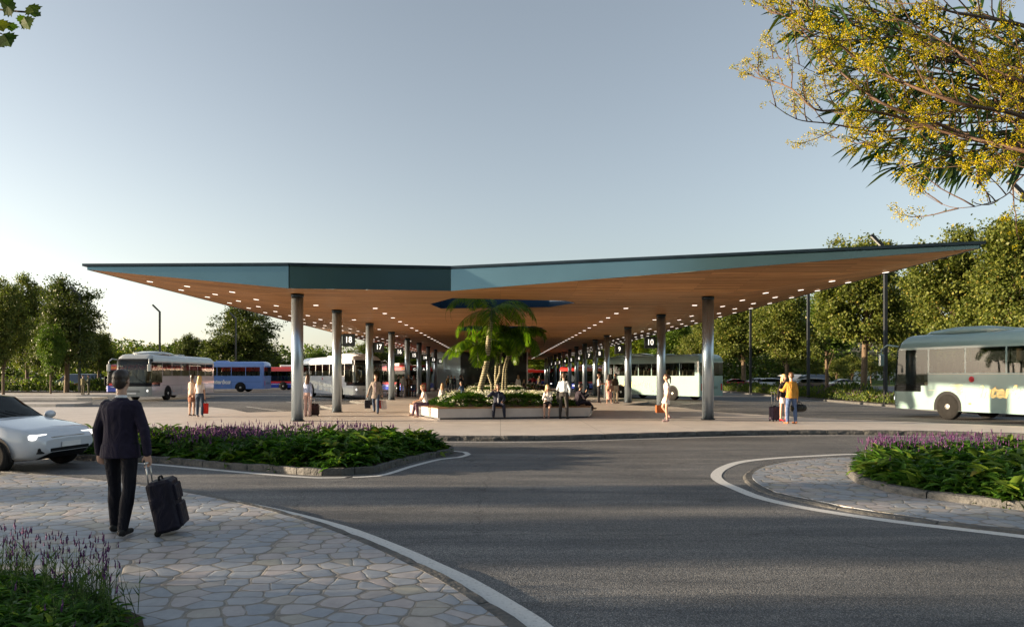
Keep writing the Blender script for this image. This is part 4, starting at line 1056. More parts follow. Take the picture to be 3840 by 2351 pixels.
for i, (pp, top, lab) in enumerate((
  (((745, 1200), (735, 1090), (690, 965), (640, 900), (590, 810), (560, 700)), 0, 'short palm leaning left with drooping golden fronds'),
  (((760, 1200), (790, 1070), (830, 960), (832, 850), (845, 700), (850, 560)), 0, 'middle palm with a curved slender trunk'),
  (((862, 1210), (862, 1080), (875, 920), (905, 800), (950, 690), (985, 580)), 0, 'palm leaning right at the right side of the clump'),
  (((800, 1180), (780, 1000), (790, 850), (800, 740), (790, 660)), 0, 'thin straight palm stem at the centre of the clump'),
  (((900, 1150), (895, 950), (915, 820), (985, 720), (1060, 600)), 0, 'rear palm of the clump, its crown to the right'))):
    Yp = 30.0 + .35 * i
    b0 = c5(*pp[0], Yp); palm((b0[0], Yp, PT), [(b0[0], Yp, PT - .1)] + [c5(x, y, Yp) for x, y in pp[1:]], .06 + .01 * (i % 2), 11, lab, 20 + i, .6, 2.1)

# ---------------------------------------------------------------- lamp posts
def lamp(x, y, lab, side=-1):
    r = empty('lamp_post', (x, y, 0), 0, lab, 'lamp post', 'tall angled lamp posts')
    m = MB(); m.box(-.09, .09, -.09, .09, 0, 9.5); m.box(-.16, .16, -.16, .16, 0, .04); m.build('pole', M['post'], r)
    m = MB(); a = Vector((0, 0, 9.5)); b = Vector((side * .86, 0, 10.35)); mt = Matrix.Translation(a) @ Matrix.Rotation(math.atan2((b - a).x, (b - a).z), 4, 'Y')
    m.box(-.085, .085, -.1, .1, -.04, (b - a).length, 0, mt); arm = m.build('arm', M['post'], r)
    m = MB(); m.box(-.089, -.05, -.08, .08, .35, (b - a).length - .03, 0, mt) if side > 0 else m.box(.05, .089 * -1 + .0, -.08, .08, .35, 1.15, 0, mt)
    m.build('lamp_head', M['frame'], arm)
for px, Y, lab in ((2130.5, 41.5, 'tall dark lamp post rising past the right tip of the canopy'), (1945, 52.4, 'second lamp post along the right hedge, its top hidden by the canopy'), (1806, 65, 'third lamp post along the right hedge, partly behind leaves'), (384.4, 82.5, 'lamp post standing clear against the sky on the left'), (567.5, 92.6, 'lamp post in front of the broad dark tree'), (191, 66, 'lamp post beside the two men, its head among dark leaves'), (2474, 29.9, 'nearest lamp post at the right edge, its head among yellow blossom')):
    lamp((px - X0) * Y / F, Y, lab)

# ---------------------------------------------------------------- blossom tree overhead, top right
def z5(x, y): return (1732.5 + .3828 * x, .3828 * y)
def P3(x, y, Y): px, py = z5(x, y); return Vector(((px - X0) * Y / F, Y, H - (py - Y0) * Y / F))
def blossom():
    paths = [
     ([(2300, 1000), (1911, 740), (1500, 650), (1100, 500), (900, 400), (700, 230), (520, 0), (430, -140)], 6.6, .040),
     ([(2300, 1040), (1911, 930), (1600, 880), (1350, 770), (1000, 640), (700, 400), (500, 170), (375, 0)], 7.2, .045),
     ([(2300, 1080), (1911, 950), (1450, 840), (1050, 720), (800, 690), (600, 690), (450, 560), (250, 480), (180, 400)], 6.9, .040),
     ([(2300, 1000), (1911, 900), (1650, 890), (1400, 790), (1000, 830), (700, 780), (480, 750), (310, 640)], 7.5, .034),
     ([(2300, 300), (1911, 165), (1600, 100), (1400, 60), (1150, -60)], 6.4, .045),
     ([(2300, 600), (1911, 330), (1700, 200), (1500, 0), (1420, -120)], 7.0, .03),
     ([(2300, 820), (1911, 620), (1650, 480), (1500, 330), (1200, 150), (1000, 100), (860, -60)], 7.4, .035),
     ([(2300, 900), (1911, 1100), (1820, 1210), (1700, 1275), (1500, 1310), (1350, 1262), (1200, 1165)], 6.3, .014),
     ([(2300, 1100), (1911, 1000), (1650, 1030), (1450, 960), (1200, 920), (1050, 930), (850, 900), (700, 860)], 7.8, .022),
     ([(2300, 700), (1911, 520), (1700, 430), (1350, 300), (1250, 220), (900, 250), (640, 240), (420, 110), (310, 70)], 6.7, .022),
     ([(2300, 880), (1900, 800), (1500, 560), (1200, 480), (950, 480), (640, 470), (440, 380), (300, 370)], 7.7, .020)]
    m = MB(); tw = []; rr = random.Random(5)
    hub = P3(2900, 1500, 7.2)
    for pts, Y, r0 in paths:
        V = [P3(x, y, Y + .35 * math.sin(i * 1.3 + Y * 7)) for i, (x, y) in enumerate(pts)]
        V = [Vector(v) for v in smooth_line([tuple(v) for v in V], .12)] ; n = len(V)
        V = [hub, hub.lerp(V[0], .5) + Vector((0, 0, .1))] + V; n = len(V)
        r1 = r0 * .62; m.tube(V, [r1 * 2.6 if i == 0 else r1 * (1 - .86 * i / n) for i in range(n)], 6)
        k = 4
        while k < n - 1:
            p = V[k]; d = (V[k + 1] - V[k - 1]).normalized(); fr = k / n
            if p.x < 5.9 + .5:
                s = rr.choice((-1, 1)); a = rr.uniform(.35, .95) * s
                L = rr.uniform(.25, .75) * (1.15 - .5 * fr)
                nd = Matrix.Rotation(a, 3, Vector((0, 1, 0))) @ d; nd.y += rr.uniform(-.45, .45); nd.z += .12; nd.normalize()
                q = [p]; 
                for j in range(5): nd = (nd + Vector((rr.uniform(-.14, .14), rr.uniform(-.14, .14), rr.uniform(-.05, .22)))).normalized(); q.append(q[-1] + nd * L / 5)
                m.tube(q, [.007, .006, .005, .0045, .004, .003], 4)
                tw.append(q)
                for j in (2, 3, 4):
                    if rr.random() < .7:
                        e = (nd + Vector((rr.uniform(-.8, .8), rr.uniform(-.8, .8), rr.uniform(-.5, .8)))).normalized(); q2 = [q[j], q[j] + e * L * .18, q[j] + e * L * .36 + Vector((0, 0, .02))]
                        m.tube(q2, [.0035, .003, .002], 3); tw.append(q2)
            k += rr.choice((1, 1, 2))
        tw.append(V[-4:])
    BP = []; LP = []
    for q in tw:
        e = q[-1]
        if rr.random() < .78:
            R0 = rr.uniform(.025, .06); nn = int(52 * (R0 / .04) ** 2)
            for c in range(rr.choice((1, 2, 3))):
                cc = e + Vector((rr.gauss(0, .03), rr.gauss(0, .03), rr.gauss(0, .025))) - (q[-1] - q[-2]).normalized() * c * .07
                for i in range(nn // 2):
                    v = Vector((rr.gauss(0, 1), rr.gauss(0, 1), rr.gauss(0, .8))); v = v.normalized() * R0 * rr.uniform(.5, 1.1); BP.append(cc + v)
        for i in range(6):
            LP.append(q[rr.randrange(1, len(q))])
    r = empty('blossom_tree', (hub.x, hub.y, 0), 0, 'tree with bare brown twigs covered in small yellow blossom, overhead at top right', 'tree')
    m2 = MB(); m2.tube([(hub.x + .9, hub.y + .2, -.1), (hub.x + .7, hub.y + .1, .8), (hub.x + .25, hub.y, hub.z * .8), hub], [.22, .17, .12, .05], 12)
    inv = Matrix.Translation((-hub.x, -hub.y, 0))
    o = m2.build('trunk', M['bark'], r); o.matrix_parent_inverse = inv
    o = m.build('branches', M['twig'], r); o.matrix_parent_inverse = inv
    BP = np.array(BP); n = len(BP); o = leaves('blossom', BP, unit(n), unit(n), rng.uniform(.009, .018, n), rng.uniform(.008, .015, n), M['yellow_fl'], r, 'tuft'); o.matrix_parent_inverse = inv
    LP = np.array(LP); n = len(LP); o = leaves('young_leaves', LP, unit(n) + np.array([0, 0, .4]), unit(n), rng.uniform(.02, .045, n), rng.uniform(.01, .018, n), M['leafC'], r, 'quad'); o.matrix_parent_inverse = inv
blossom()
def longleaf():
    rr = random.Random(9); hub = Vector((9.3, 9.3, 4.2))
    r = empty('long_leaved_tree', (hub.x, hub.y, 0), 0, 'dark evergreen with long narrow leaves behind the yellow blossom', 'tree'); inv = Matrix.Translation((-hub.x, -hub.y, 0))
    targets = [(420, 60), (500, 180), (620, 300), (700, 100), (760, 420), (820, 250), (800, 560), (760, 700), (900, 640), (960, 760), (1000, 500), (880, 900), (1000, 960), (1120, 1050), (1250, 1100), (1300, 1020), (1500, 1080), (1650, 1050), (1800, 1000), (1450, 900), (1250, 800), (1100, 620), (1150, 300), (950, 60), (1200, 60), (1300, 450), (1450, 300), (1600, 60), (1750, 200), (1600, 450), (1750, 600), (1880, 300), (1550, 650), (1850, 820), (1850, 1050), (600, 40), (1000, 160), (1350, 620), (1700, 860)]
    m = MB(); P = []; D = []; U = []; L = []; W = []
    for i, (x, y) in enumerate(targets):
        Y = rr.uniform(8.3, 10.0); t = P3(x, y, Y); mid = hub.lerp(t, .5) + Vector((0, 0, .5))
        V = [Vector(v) for v in smooth_line([tuple(hub), tuple(mid), tuple(t)], .15)]; n = len(V)
        m.tube(V, [.03 * (1 - .9 * k / n) + .003 for k in range(n)], 5)
        for k in range(max(1, n - 9), n):
            d = (V[k] - V[k - 1]).normalized()
            for q in range(5):
                a = rr.uniform(0, 2 * PI); s = d.cross(Vector((0, 0, 1))).normalized(); u = s.cross(d); rad = s * math.cos(a) + u * math.sin(a)
                dd = (d * rr.uniform(.3, 1.1) + rad * .75 + Vector((0, 0, -.28))).normalized(); P.append(V[k]); D.append(dd); U.append((Vector((0, 0, 1)) + rad * .6)); L.append(rr.uniform(.24, .44)); W.append(rr.uniform(.032, .052))
    m.tube([(hub.x + .4, hub.y + .2, -.1), (hub.x + .2, hub.y, 2), hub], [.16, .12, .07], 10)
    o = m.build('trunk', M['twig'], r); o.matrix_parent_inverse = inv
    o = leaves('leaves', np.array(P), np.array(D), np.array(U), L, W, M['olean'], r, 'long'); o.matrix_parent_inverse = inv
longleaf()
def planetree():
    rr = random.Random(4); r = empty('plane_tree', (-5.6, 3.6, 0), 0, 'plane tree whose toothed green leaves hang at the top left corner', 'tree'); inv = Matrix.Translation((5.6, -3.6, 0))
    m = MB(); hub = Vector((-5.6, 3.6, 4.6)); m.tube([(-5.6, 3.6, -.1), (-5.6, 3.6, 1), (-5.55, 3.6, 3), hub, (-5.5, 3.7, 6)], [.2, .16, .14, .12, .07], 12)
    def q(x, y, Y): px, py = x * .12757, y * .12757; return Vector(((px - X0) * Y / F, Y, H - (py - Y0) * Y / F))
    Y = 4.2
    br = [hub, Vector((-4.4, 4.0, 4.5)), q(-700, 100, Y), q(-100, 150, Y), q(0, 190, Y), q(340, 225, Y), q(640, 245, Y)]
    m.tube([Vector(v) for v in smooth_line([tuple(v) for v in br], .1)], .006, 5)
    br = [Vector((-4.4, 4.0, 4.5)), q(-500, 500, Y), q(-60, 610, Y), q(40, 650, Y)]; m.tube(br, .004, 4)
    o = m.build('trunk', M['bark'], r); o.matrix_parent_inverse = inv
    # lobed, toothed leaf outline (unit size), stem at the origin
    out = [(0, 0), (.16, .05), (.34, .02), (.30, .14), (.50, .20), (.42, .30), (.62, .46), (.46, .50), (.40, .62), (.30, .60), (.26, .74), (.18, .76), (.0, 1.0), (-.15, .78), (-.24, .76), (-.28, .60), (-.42, .62), (-.46, .48), (-.60, .44), (-.44, .32), (-.50, .18), (-.32, .14), (-.34, .0), (-.16, .06)]
    def leaf(mb, base, tipdir, size, tilt):
        t = tipdir.normalized(); s = t.cross(Vector((0, 1, 0))).normalized(); n = Vector((0, 1, 0))
        s = (s * math.cos(tilt) + n * math.sin(tilt)); 
        vs = []
        for x, y in out: vs.append(base + s * x * size + t * y * size + n * (abs(x) * .18 - y * y * .12) * size)
        c = len(vs); vs.append(base + t * .45 * size)
        mb.add(vs, [(c, i, (i + 1) % c) for i in range(c)])
        for a in ((.55, .44), (0, .95), (-.52, .42), (.3, .12), (-.3, .12)):
            pass
    lm = MB()
    for (x, y, dx, dy, s, tl) in ((260, 235, -.8, -.75, 330, .3), (550, 100, .55, .75, 300, .2), (450, 330, .5, .9, 300, -.2), (450, 300, -.15, 1, 240, .8), (60, 640, .55, .8, 360, .1), (170, 420, .35, .9, 230, .6), (-60, 380, .6, .9, 320, .4), (620, 240, .75, .35, 170, .5), (-120, 700, .6, .6, 300, .2), (-300, 300, -.2, .9, 330, .1), (-500, 200, .2, 1, 330, .3), (0, 60, .2, -.8, 320, .2), (-300, 0, .3, -1, 300, .2)):
        b = q(x, y, Y + rr.uniform(-.06, .06)); leaf(lm, b, Vector((dx, rr.uniform(-.15, .15), -dy)), s * .12757 * Y / F, tl)
    # the rest of the crown, out of view
    o = lm.build('leaves', M['plane'], r); o.matrix_parent_inverse = inv
    k = 1500; c = rng.normal(size=(k, 3)) * np.array([.9, 1.2, .6]) + np.array([-6.0, 2.9, 6.4]); c = c[(c[:, 0] < -4.3) & (c[:, 1] < 4.6)]
    o = leaves('crown', c, unit(len(c)), unit(len(c)) + np.array([0, 0, 1.]), .14, .13, M['plane'], r, 'tuft'); o.matrix_parent_inverse = inv
planetree()
# ---------------------------------------------------------------- coaches and buses
WHEEL = {}
def wheel(parent, x, y, r, side, w=.28, rimr=.6):
    key = (r, side, w, rimr)
    if key not in WHEEL:
        a = MB(); ring = []
        for rr_, yy in ((rimr * r, 0.0), (r * .93, 0.0), (r, .04), (r, w - .03), (r * .9, w)):
            ring.append([(rr_ * math.cos(2 * PI * k / 28), -side * yy, rr_ * math.sin(2 * PI * k / 28)) for k in range(28)])
        if side > 0: ring = [q[::-1] for q in ring]
        a.loft(ring, 0, None, True); t = a.build('tyre', M['rubber']).data
        b = MB(); rg = []
        for rr_, yy in ((rimr * r, .005), (rimr * r * .9, .045), (rimr * r * .5, .03), (rimr * r * .3, -.01), (.02, -.02)):
            rg.append([(rr_ * math.cos(2 * PI * k / 24), -side * yy, rr_ * math.sin(2 * PI * k / 24)) for k in range(24)])
        if side > 0: rg = [q[::-1] for q in rg]
        b.loft(rg, 0, None, True, cap=False)
        for k in range(8):
            an = 2 * PI * k / 8; c = Vector((rimr * r * .68 * math.cos(an), -side * .032, rimr * r * .68 * math.sin(an))); b.ell(c, (r * .06, .012, r * .06), None, 6, 4, 1)
        m_ = b.build('rim', [M['rim'], M['black']]).data
        for o in list(COL.objects):
            if o.data in (t, m_): bpy.data.objects.remove(o)
        WHEEL[key] = (t, m_)
    t, m_ = WHEEL[key]
    o = link('wheel', t, parent); o.location = (x, y, r); q = link('rim', m_, o); return o
def shell(root, L, W, levels, side_x, cuts, ffun, inset, nf=6, rc=.35, rcr=.18, doors=(), body_mats=None, bandmat=None, glassm='glass', name='body'):
    """levels z list; side_x list of x breakpoints along the side; cuts(kind,x,z)->pane id or None."""
    hw = W / 2; loop = []
    for x in side_x: loop.append(('L', x, hw))                                   # left side rear -> front
    for i in range(1, nf): a = PI / 2 * i / nf; loop.append(('F', L / 2 - rc + rc * math.sin(a), hw - rc + rc * math.cos(a)))
    for y in (hw - rc, .3, -.3, -(hw - rc)): loop.append(('F', L / 2, y))
    for i in range(nf - 1, 0, -1): a = PI / 2 * i / nf; loop.append(('F', L / 2 - rc + rc * math.sin(a), -(hw - rc + rc * math.cos(a))))
    for x in reversed(side_x): loop.append(('R', x, -hw))
    for i in range(1, 3): a = PI / 2 * i / 3; loop.append(('B', -L / 2 + rcr - rcr * math.sin(a), -(hw - rcr + rcr * math.cos(a))))
    for y in (-(hw - rcr), 0.0, hw - rcr): loop.append(('B', -L / 2, y))
    for i in range(2, 0, -1): a = PI / 2 * i / 3; loop.append(('B', -L / 2 + rcr - rcr * math.sin(a), (hw - rcr + rcr * math.cos(a))))
    n = len(loop); V = []
    for z in levels:
        ins = inset(z)
        for k, x, y in loop:
            yy = y * (hw - ins) / hw; t = max(0, (x - (L / 2 - 1.5)) / 1.5); xx = x + ffun(z) * t ** 2 - ins * .8 * max(0, (abs(x) - L / 2 + 1)) * (1 if x > 0 else -1)
            V.append((xx, yy, z))
    body = MB(); panes = {}
    body.v = list(V)
    for r in range(len(levels) - 1):
        zm = (levels[r] + levels[r + 1]) / 2
        for i in range(n):
            j = (i + 1) % n; k0, x0, y0 = loop[i]; k1, x1, y1 = loop[j]
            kind = k0 if k0 == k1 else ('F' if 'F' in (k0, k1) else 'B')
            xm = (x0 + x1) / 2; ym = (y0 + y1) / 2
            pid = cuts(kind, xm, ym, zm)
            f = [r * n + i, r * n + j, (r + 1) * n + j, (r + 1) * n + i][::-1]
            if pid is None: body.f.append(f); body.m.append(bandmat(kind, xm, zm) if bandmat else 0); body.sm.append(zm > 2.85 or kind == 'F')
            else: panes.setdefault(pid, []).append(f)
    body.f.append([(len(levels) - 1) * n + i for i in range(n)]); body.m.append(bandmat('T', 0, 9) if bandmat else 0); body.sm.append(False)
    body.build(name, body_mats, root)
    for pid, fs in panes.items():
        idx = sorted(set(i for f in fs for i in f)); mp = {a: b for b, a in enumerate(idx)}
        p = MB(); p.v = [V[i] for i in idx]; p.f = [[mp[i] for i in f] for f in fs]; p.m = [0] * len(fs); p.sm = [pid[0] == 'windscreen'] * len(fs)
        p.build(pid[0], M[pid[1]] if len(pid) > 2 and pid[1] in M else M[glassm], root)
def coach(name, loc, heading, L, paint, label, textside=None, textmat='letter_white', group=None, seats=True, dotside=True, tx=0.6):
    root = empty(name, (loc[0], loc[1], 0), heading, label, 'coach', group); W = 2.5; hw = W / 2
    fr = L / 2 - 1.9
    npn = 6; xs = [-L / 2 + .2]; br = [-L / 2 + .45 + (fr + L / 2 - .45) * i / npn for i in range(npn + 1)]
    for b in br: xs += [b - .035, b + .035] if b not in (br[0],) else [b]
    xs += [fr + .35, L / 2 - .75, L / 2 - .35]; xs = sorted(set(xs))
    lv = [.34, .6, 1.05, 1.3, 1.72, 1.80, 2.25, 2.74, 2.82, 3.0, 3.14, 3.25, 3.32, 3.36]
    def inset(z): return 0 if z < 2.8 else {3.0: .03, 3.14: .09, 3.25: .19, 3.32: .34, 3.36: .60}.get(z, 0.0)
    def ff(z): return -max(0, z - 1.0) * .10 - max(0, z - 2.7) * .55 if z > 1 else -(1 - z) * .12
    def cuts(kind, x, y, z):
        if kind in 'LR' and 1.80 < z < 2.74:
            for i in range(npn):
                if br[i] + .03 < x < br[i + 1] - .03: return ('window', i, kind)
        if kind in 'LR' and z < 2.74 and z > 1.3 and fr + .04 < x < L / 2 - .5: return ('side_window', 0, kind)
        if kind in 'LR' and z < 1.3 and z > 1.05 and fr + .36 < x < L / 2 - .5: return ('side_window', 0, kind)
        if kind == 'F' and 1.3 < z < 2.82: return ('windscreen', 0)
        if kind == 'B' and 1.85 < z < 2.74 and abs(y) < hw - .1: return ('rear_window', 0, 'B')
        return None
    shell(root, L, W, lv, xs, cuts, ff, inset, rc=.42, body_mats=[M[paint], M['black']], bandmat=lambda k, x, z: 1 if (k == 'F' and 2.74 < z < 3.0 or k == 'F' and 1.05 < z < 1.3) else 0)
    a = MB(); a.box(-L / 2 + .2, L / 2 - .3, -hw + .12, hw - .12, .36, .95); a.box(-L / 2 + .1, L / 2 - .5, -hw + .03, hw - .03, .95, 1.15); a.build('floor', M['black'], root)
    # roof air unit: streamlined pod
    a = MB(); rg = []
    for x, w_, h_ in ((L / 2 - .9, .3, .02), (L / 2 - 1.6, .8, .16), (L / 2 - 2.6, .95, .26), (L / 2 - 3.9, .95, .24), (L / 2 - 4.8, .85, .12), (L / 2 - 5.2, .7, .02)):
        rg.append([(x, -w_, 3.34), (x, -w_ * .9, 3.34 + h_ * .8), (x, -w_ * .5, 3.34 + h_), (x, w_ * .5, 3.34 + h_), (x, w_ * .9, 3.34 + h_ * .8), (x, w_, 3.34)])
    a.loft(rg, 0, None, True); a.build('roof_pod', M[paint], root)
    a = MB(); a.rbox(-1.4, -.3, -.6, .6, 3.35, 3.47, .08); a.build('roof_hatch', M[paint], root)
    if seats:
        st = None; y_ = None
        for i in range(9):
            x = br[0] + .5 + i * (fr - br[0] - .6) / 8
            if st is None:
                s_ = MB()
                for y in (-.95, -.5, .5, .95):
                    s_.rbox(-.06, .06, y - .19, y + .19, 1.2, 2.25, .05, mat=Matrix.Translation((0, 0, 0)) @ Matrix.Rotation(R(-7), 4, 'Y'))
                    s_.rbox(0, .4, y - .19, y + .19, 1.3, 1.45, .05)
                so_ = s_.build('seat', M['seat'], root); st = so_.data; so_.location = (x, 0, 0)
            else:
                so_ = link('seat', st, root); so_.location = (x, 0, 0)
    for x in (L / 2 - 2.75, -L / 2 + 2.6):
        for s in (1, -1):
            arc = MB(); pts = [(x + .60 * math.cos(PI * k / 14), s * (hw + .004), .5 + .60 * math.sin(PI * k / 14)) for k in range(15)] + [(x - .60, s * (hw + .004), .345), (x + .60, s * (hw + .004), .345)]
            arc.add(pts, [tuple(range(17)) if s < 0 else tuple(range(16, -1, -1))]); arc.build('wheel_arch', M['black'], root)
            wheel(root, x, s * (hw + .02), .5, s)
    # mirrors
    for s in (1, -1):
        a = MB(); a.tube([(L / 2 - .35, s * (hw - .12), 2.9), (L / 2 + .1, s * (hw + .02), 2.98), (L / 2 + .32, s * (hw + .12), 2.8), (L / 2 + .33, s * (hw + .14), 2.55)], [.05, .045, .04, .04], 6)
        a.rbox(L / 2 + .24, L / 2 + .40, s * (hw + .14) - .12, s * (hw + .14) + .12, 2.1, 2.6, .05); a.build('mirror', M[paint], root)
    # lights and lower details
    for s in (1, -1):
        a = MB(); a.rbox(L / 2 - .25, L / 2 - .075, s * .92 - .17, s * .92 + .17, .68, .84, .03); a.build('headlight', M['lamp'], root)
        a = MB(); a.rbox(-L / 2 - .012, -L / 2 + .05, s * 1.0 - .07, s * 1.0 + .07, .75, 1.25, .02); a.build('tail_light', M['tail'], root)
    a = MB()
    for s in (1, -1): a.tube([(L / 2 + .005, s * .95, 1.28), (L / 2 - .03, s * .35, 1.62), (L / 2 - .05, s * .1, 2.0)], .012, 4)
    a.build('wiper', M['black'], root)
    a = MB()
    for z in (.88, .95, 1.02): a.box(-L / 2 - .006, -L / 2 + .02, -.6, .6, z, z + .025)
    for z in (.66, .74): a.box(L / 2 - .2, L / 2 - .03, -.55, .55, z, z + .03)
    a.build('vent', M['black'], root)
    a = MB(); a.box(L / 2 - .1, L / 2 - .015, -.3, .3, .5, .62); a.build('number_plate', M['letter_white'], root)
    a = MB()
    for s in (1, -1):
        for x in (-L / 2 + 4.6, -L / 2 + 6.0, L / 2 - 3.7): a.box(x - .05, x + .05, *sorted((s * (hw + .001), s * (hw + .012))), .62, .67)
    a.build('side_marker', M['orange'], root)
    a = MB()
    for s in (1, -1):
        for z in (1.12, 1.755): a.box(-L / 2 + .4, fr, *sorted((s * (hw + .0005), s * (hw + .006))), z - .006, z + .006)
        for x in br[1:-1]: a.box(x - .004, x + .004, *sorted((s * (hw + .0005), s * (hw + .005))), .42, 1.1)
    a.build('body_seam', M['seat'] if textmat == 'letter_gold' else M['black'], root)
    if textside:
        s = 1 if textside == 'L' else -1
        t = text_mesh('interbus', .62, .003, M[textmat], 'lettering', root, .28, .028, sx=1.05)
        t.rotation_euler = (R(90), 0, R(180) if s > 0 else 0); t.location = (tx, s * (hw + .008), 1.10)
        # emblem: two swept bars making a wing before the word, and the red spot over the i
        e = MB(); dr = -1 if s > 0 else 1
        x0 = t.location.x - dr * 1.75
        for k, (w0, z0) in enumerate(((.50, 1.26), (.40, 1.14), (.29, 1.02))):
            q = [(x0 - dr * w0, s * (hw + .012), z0 + .02), (x0 - dr * .05, s * (hw + .012), z0 - .03), (x0 + dr * .06, s * (hw + .012), z0 + .08), (x0 - dr * .1, s * (hw + .012), z0 + .10), (x0 - dr * w0 * .9, s * (hw + .012), z0 + .075)]
            e.add(q, [tuple(range(5)), tuple(range(4, -1, -1))][:1]); 
        e.build('emblem', M[textmat], root)
        e = MB(); e.cyl((x0 + dr * .42, s * (hw + .002), 1.56), (x0 + dr * .42, s * (hw + .012), 1.56), .11, 24); e.build('red_spot', M['dot'], root)
    return root
A = math.atan2
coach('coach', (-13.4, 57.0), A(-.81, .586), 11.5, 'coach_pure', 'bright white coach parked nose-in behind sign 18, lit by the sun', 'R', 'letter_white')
coach('coach', (12.2, 53.35), A(.854, -.52), 11.0, 'coach_white_tree_reflect', 'pale coach behind sign 10 with gold lettering, seen from its rear corner', 'L', 'letter_gold')
jc_ = coach('coach', (20.75, 25.6), A(.94, -.33), 12.0, 'coach_white_tree_reflect', 'nearest pale coach at the right edge of the view, driving away', 'L', 'letter_gold', tx=.9); jc_.scale = (1, 1, 1.07)
coach('coach', (-25.9, 53.4), A(-1, .02), 11.4, 'coach_grey', 'silver coach coming head-on at the left, near the walking man', None)
coach('coach', (-31.9, 76.3), A(.0, -1.0), 11.8, 'coach_blue', 'blue coach with white lettering parked side-on at the left', 'L', 'letter_white', tx=-1.1)

def city_bus(loc, heading, label, L=11.0):
    root = empty('city_bus', (loc[0], loc[1], 0), heading, label, 'bus', 'red and blue city buses'); W = 2.5; hw = W / 2
    br = [-L / 2 + .35 + (L - 1.1) * i / 6 for i in range(7)]; xs = [-L / 2 + .2]
    for b in br: xs += [b - .04, b + .04]
    xs += [L / 2 - .35]; xs = sorted(set(xs)); lv = [.28, .6, .86, 1.08, 1.12, 1.7, 2.32, 2.36, 2.72, 2.82, 2.88]
    def cuts(k, x, y, z):
        if k in 'LR' and 1.12 < z < 2.32:
            for i in range(6):
                if br[i] + .03 < x < br[i + 1] - .03: return ('window', i, k)
        if k == 'F' and .86 < z < 2.36: return ('windscreen', 0)
        if k == 'B' and 1.3 < z < 2.32: return ('rear_window', 0, 'B')
    shell(root, L, W, lv, xs, cuts, lambda z: -max(0, z - 1) * .08, lambda z: {2.72: .04, 2.82: .12, 2.88: .3}.get(z, 0), rc=.3,
          body_mats=[M['bus_blue'], M['bus_red'], M['black']], bandmat=lambda k, x, z: 0 if z < .86 else (1 if z < 1.1 or z > 2.34 else 2))
    a = MB(); a.box(-L / 2 + .2, L / 2 - .3, -hw + .12, hw - .12, .3, .8); a.build('floor', M['black'], root)
    for x in (-2.8, 1.6):
        a = MB(); a.rbox(x - .9, x + .9, -.8, .8, 2.87, 3.16, .15); a.build('roof_unit', M['coach_pure'], root)
    a = MB(); a.box(-L / 2 + .5, L / 2 - .5, hw + .001, hw + .008, .70, .74); a.box(-L / 2 + .5, L / 2 - .5, -hw - .008, -hw - .001, .70, .74); a.build('trim_line', M['letter_white'], root)
    a = MB()
    for s in (1, -1): a.box(L / 2 - 1.5, L / 2 - .55, *sorted((s * (hw + .001), s * (hw + .01))), 2.45, 2.66)
    a.build('route_display', M['orange'], root)
    for x in (L / 2 - 2.6, -L / 2 + 3.0):
        for s in (1, -1):
            arc = MB(); pts = [(x + .58 * math.cos(PI * k / 14), s * (hw + .004), .48 + .58 * math.sin(PI * k / 14)) for k in range(15)] + [(x - .58, s * (hw + .004), .285), (x + .58, s * (hw + .004), .285)]
            arc.add(pts, [tuple(range(17)) if s < 0 else tuple(range(16, -1, -1))]); arc.build('wheel_arch', M['black'], root)
            wheel(root, x, s * (hw + .02), .48, s)
    st = None
    for i in range(8):
        x = -L / 2 + .9 + i * 1.15
        if st is None:
            s_ = MB()
            for y in (-.9, -.45, .45, .9): s_.rbox(x * 0 - .05, .05, y - .18, y + .18, .9, 1.75, .04)
            q = s_.build('seat', M['black'], root); st = q.data
        else: q = link('seat', st, root)
        q.location = (x, 0, 0)
    for s in (1, -1):
        a = MB(); a.rbox(L / 2 - .12, L / 2 + .01, s * .9 - .15, s * .9 + .15, .55, .70, .03); a.build('headlight', M['lamp'], root)
    return root
city_bus((-29.9, 87.3), PI, 'red and navy city bus side-on, right of the blue coach')
city_bus((-11.7, 75.6), A(-.81, .586), 'red city bus behind the white coach, between signs 17 and 15')
city_bus((-11.5, 90.5), A(-.81, .586), 'far city bus behind the kiosk, showing its red and blue lower side')
city_bus((11.2, 86.0), A(-.81, -.586), 'red and blue city bus seen between the columns of signs 5 to 8')
city_bus((8.2, 127.6), 0, 'farthest city bus, standing across the end of the colonnade')
city_bus((11.4, 104.5), A(-.81, -.586), 'city bus mostly hidden behind the columns of signs 3 to 5')
city_bus((-33.1, 66.0), PI, 'red and blue city bus standing behind the silver coach', 8.8)

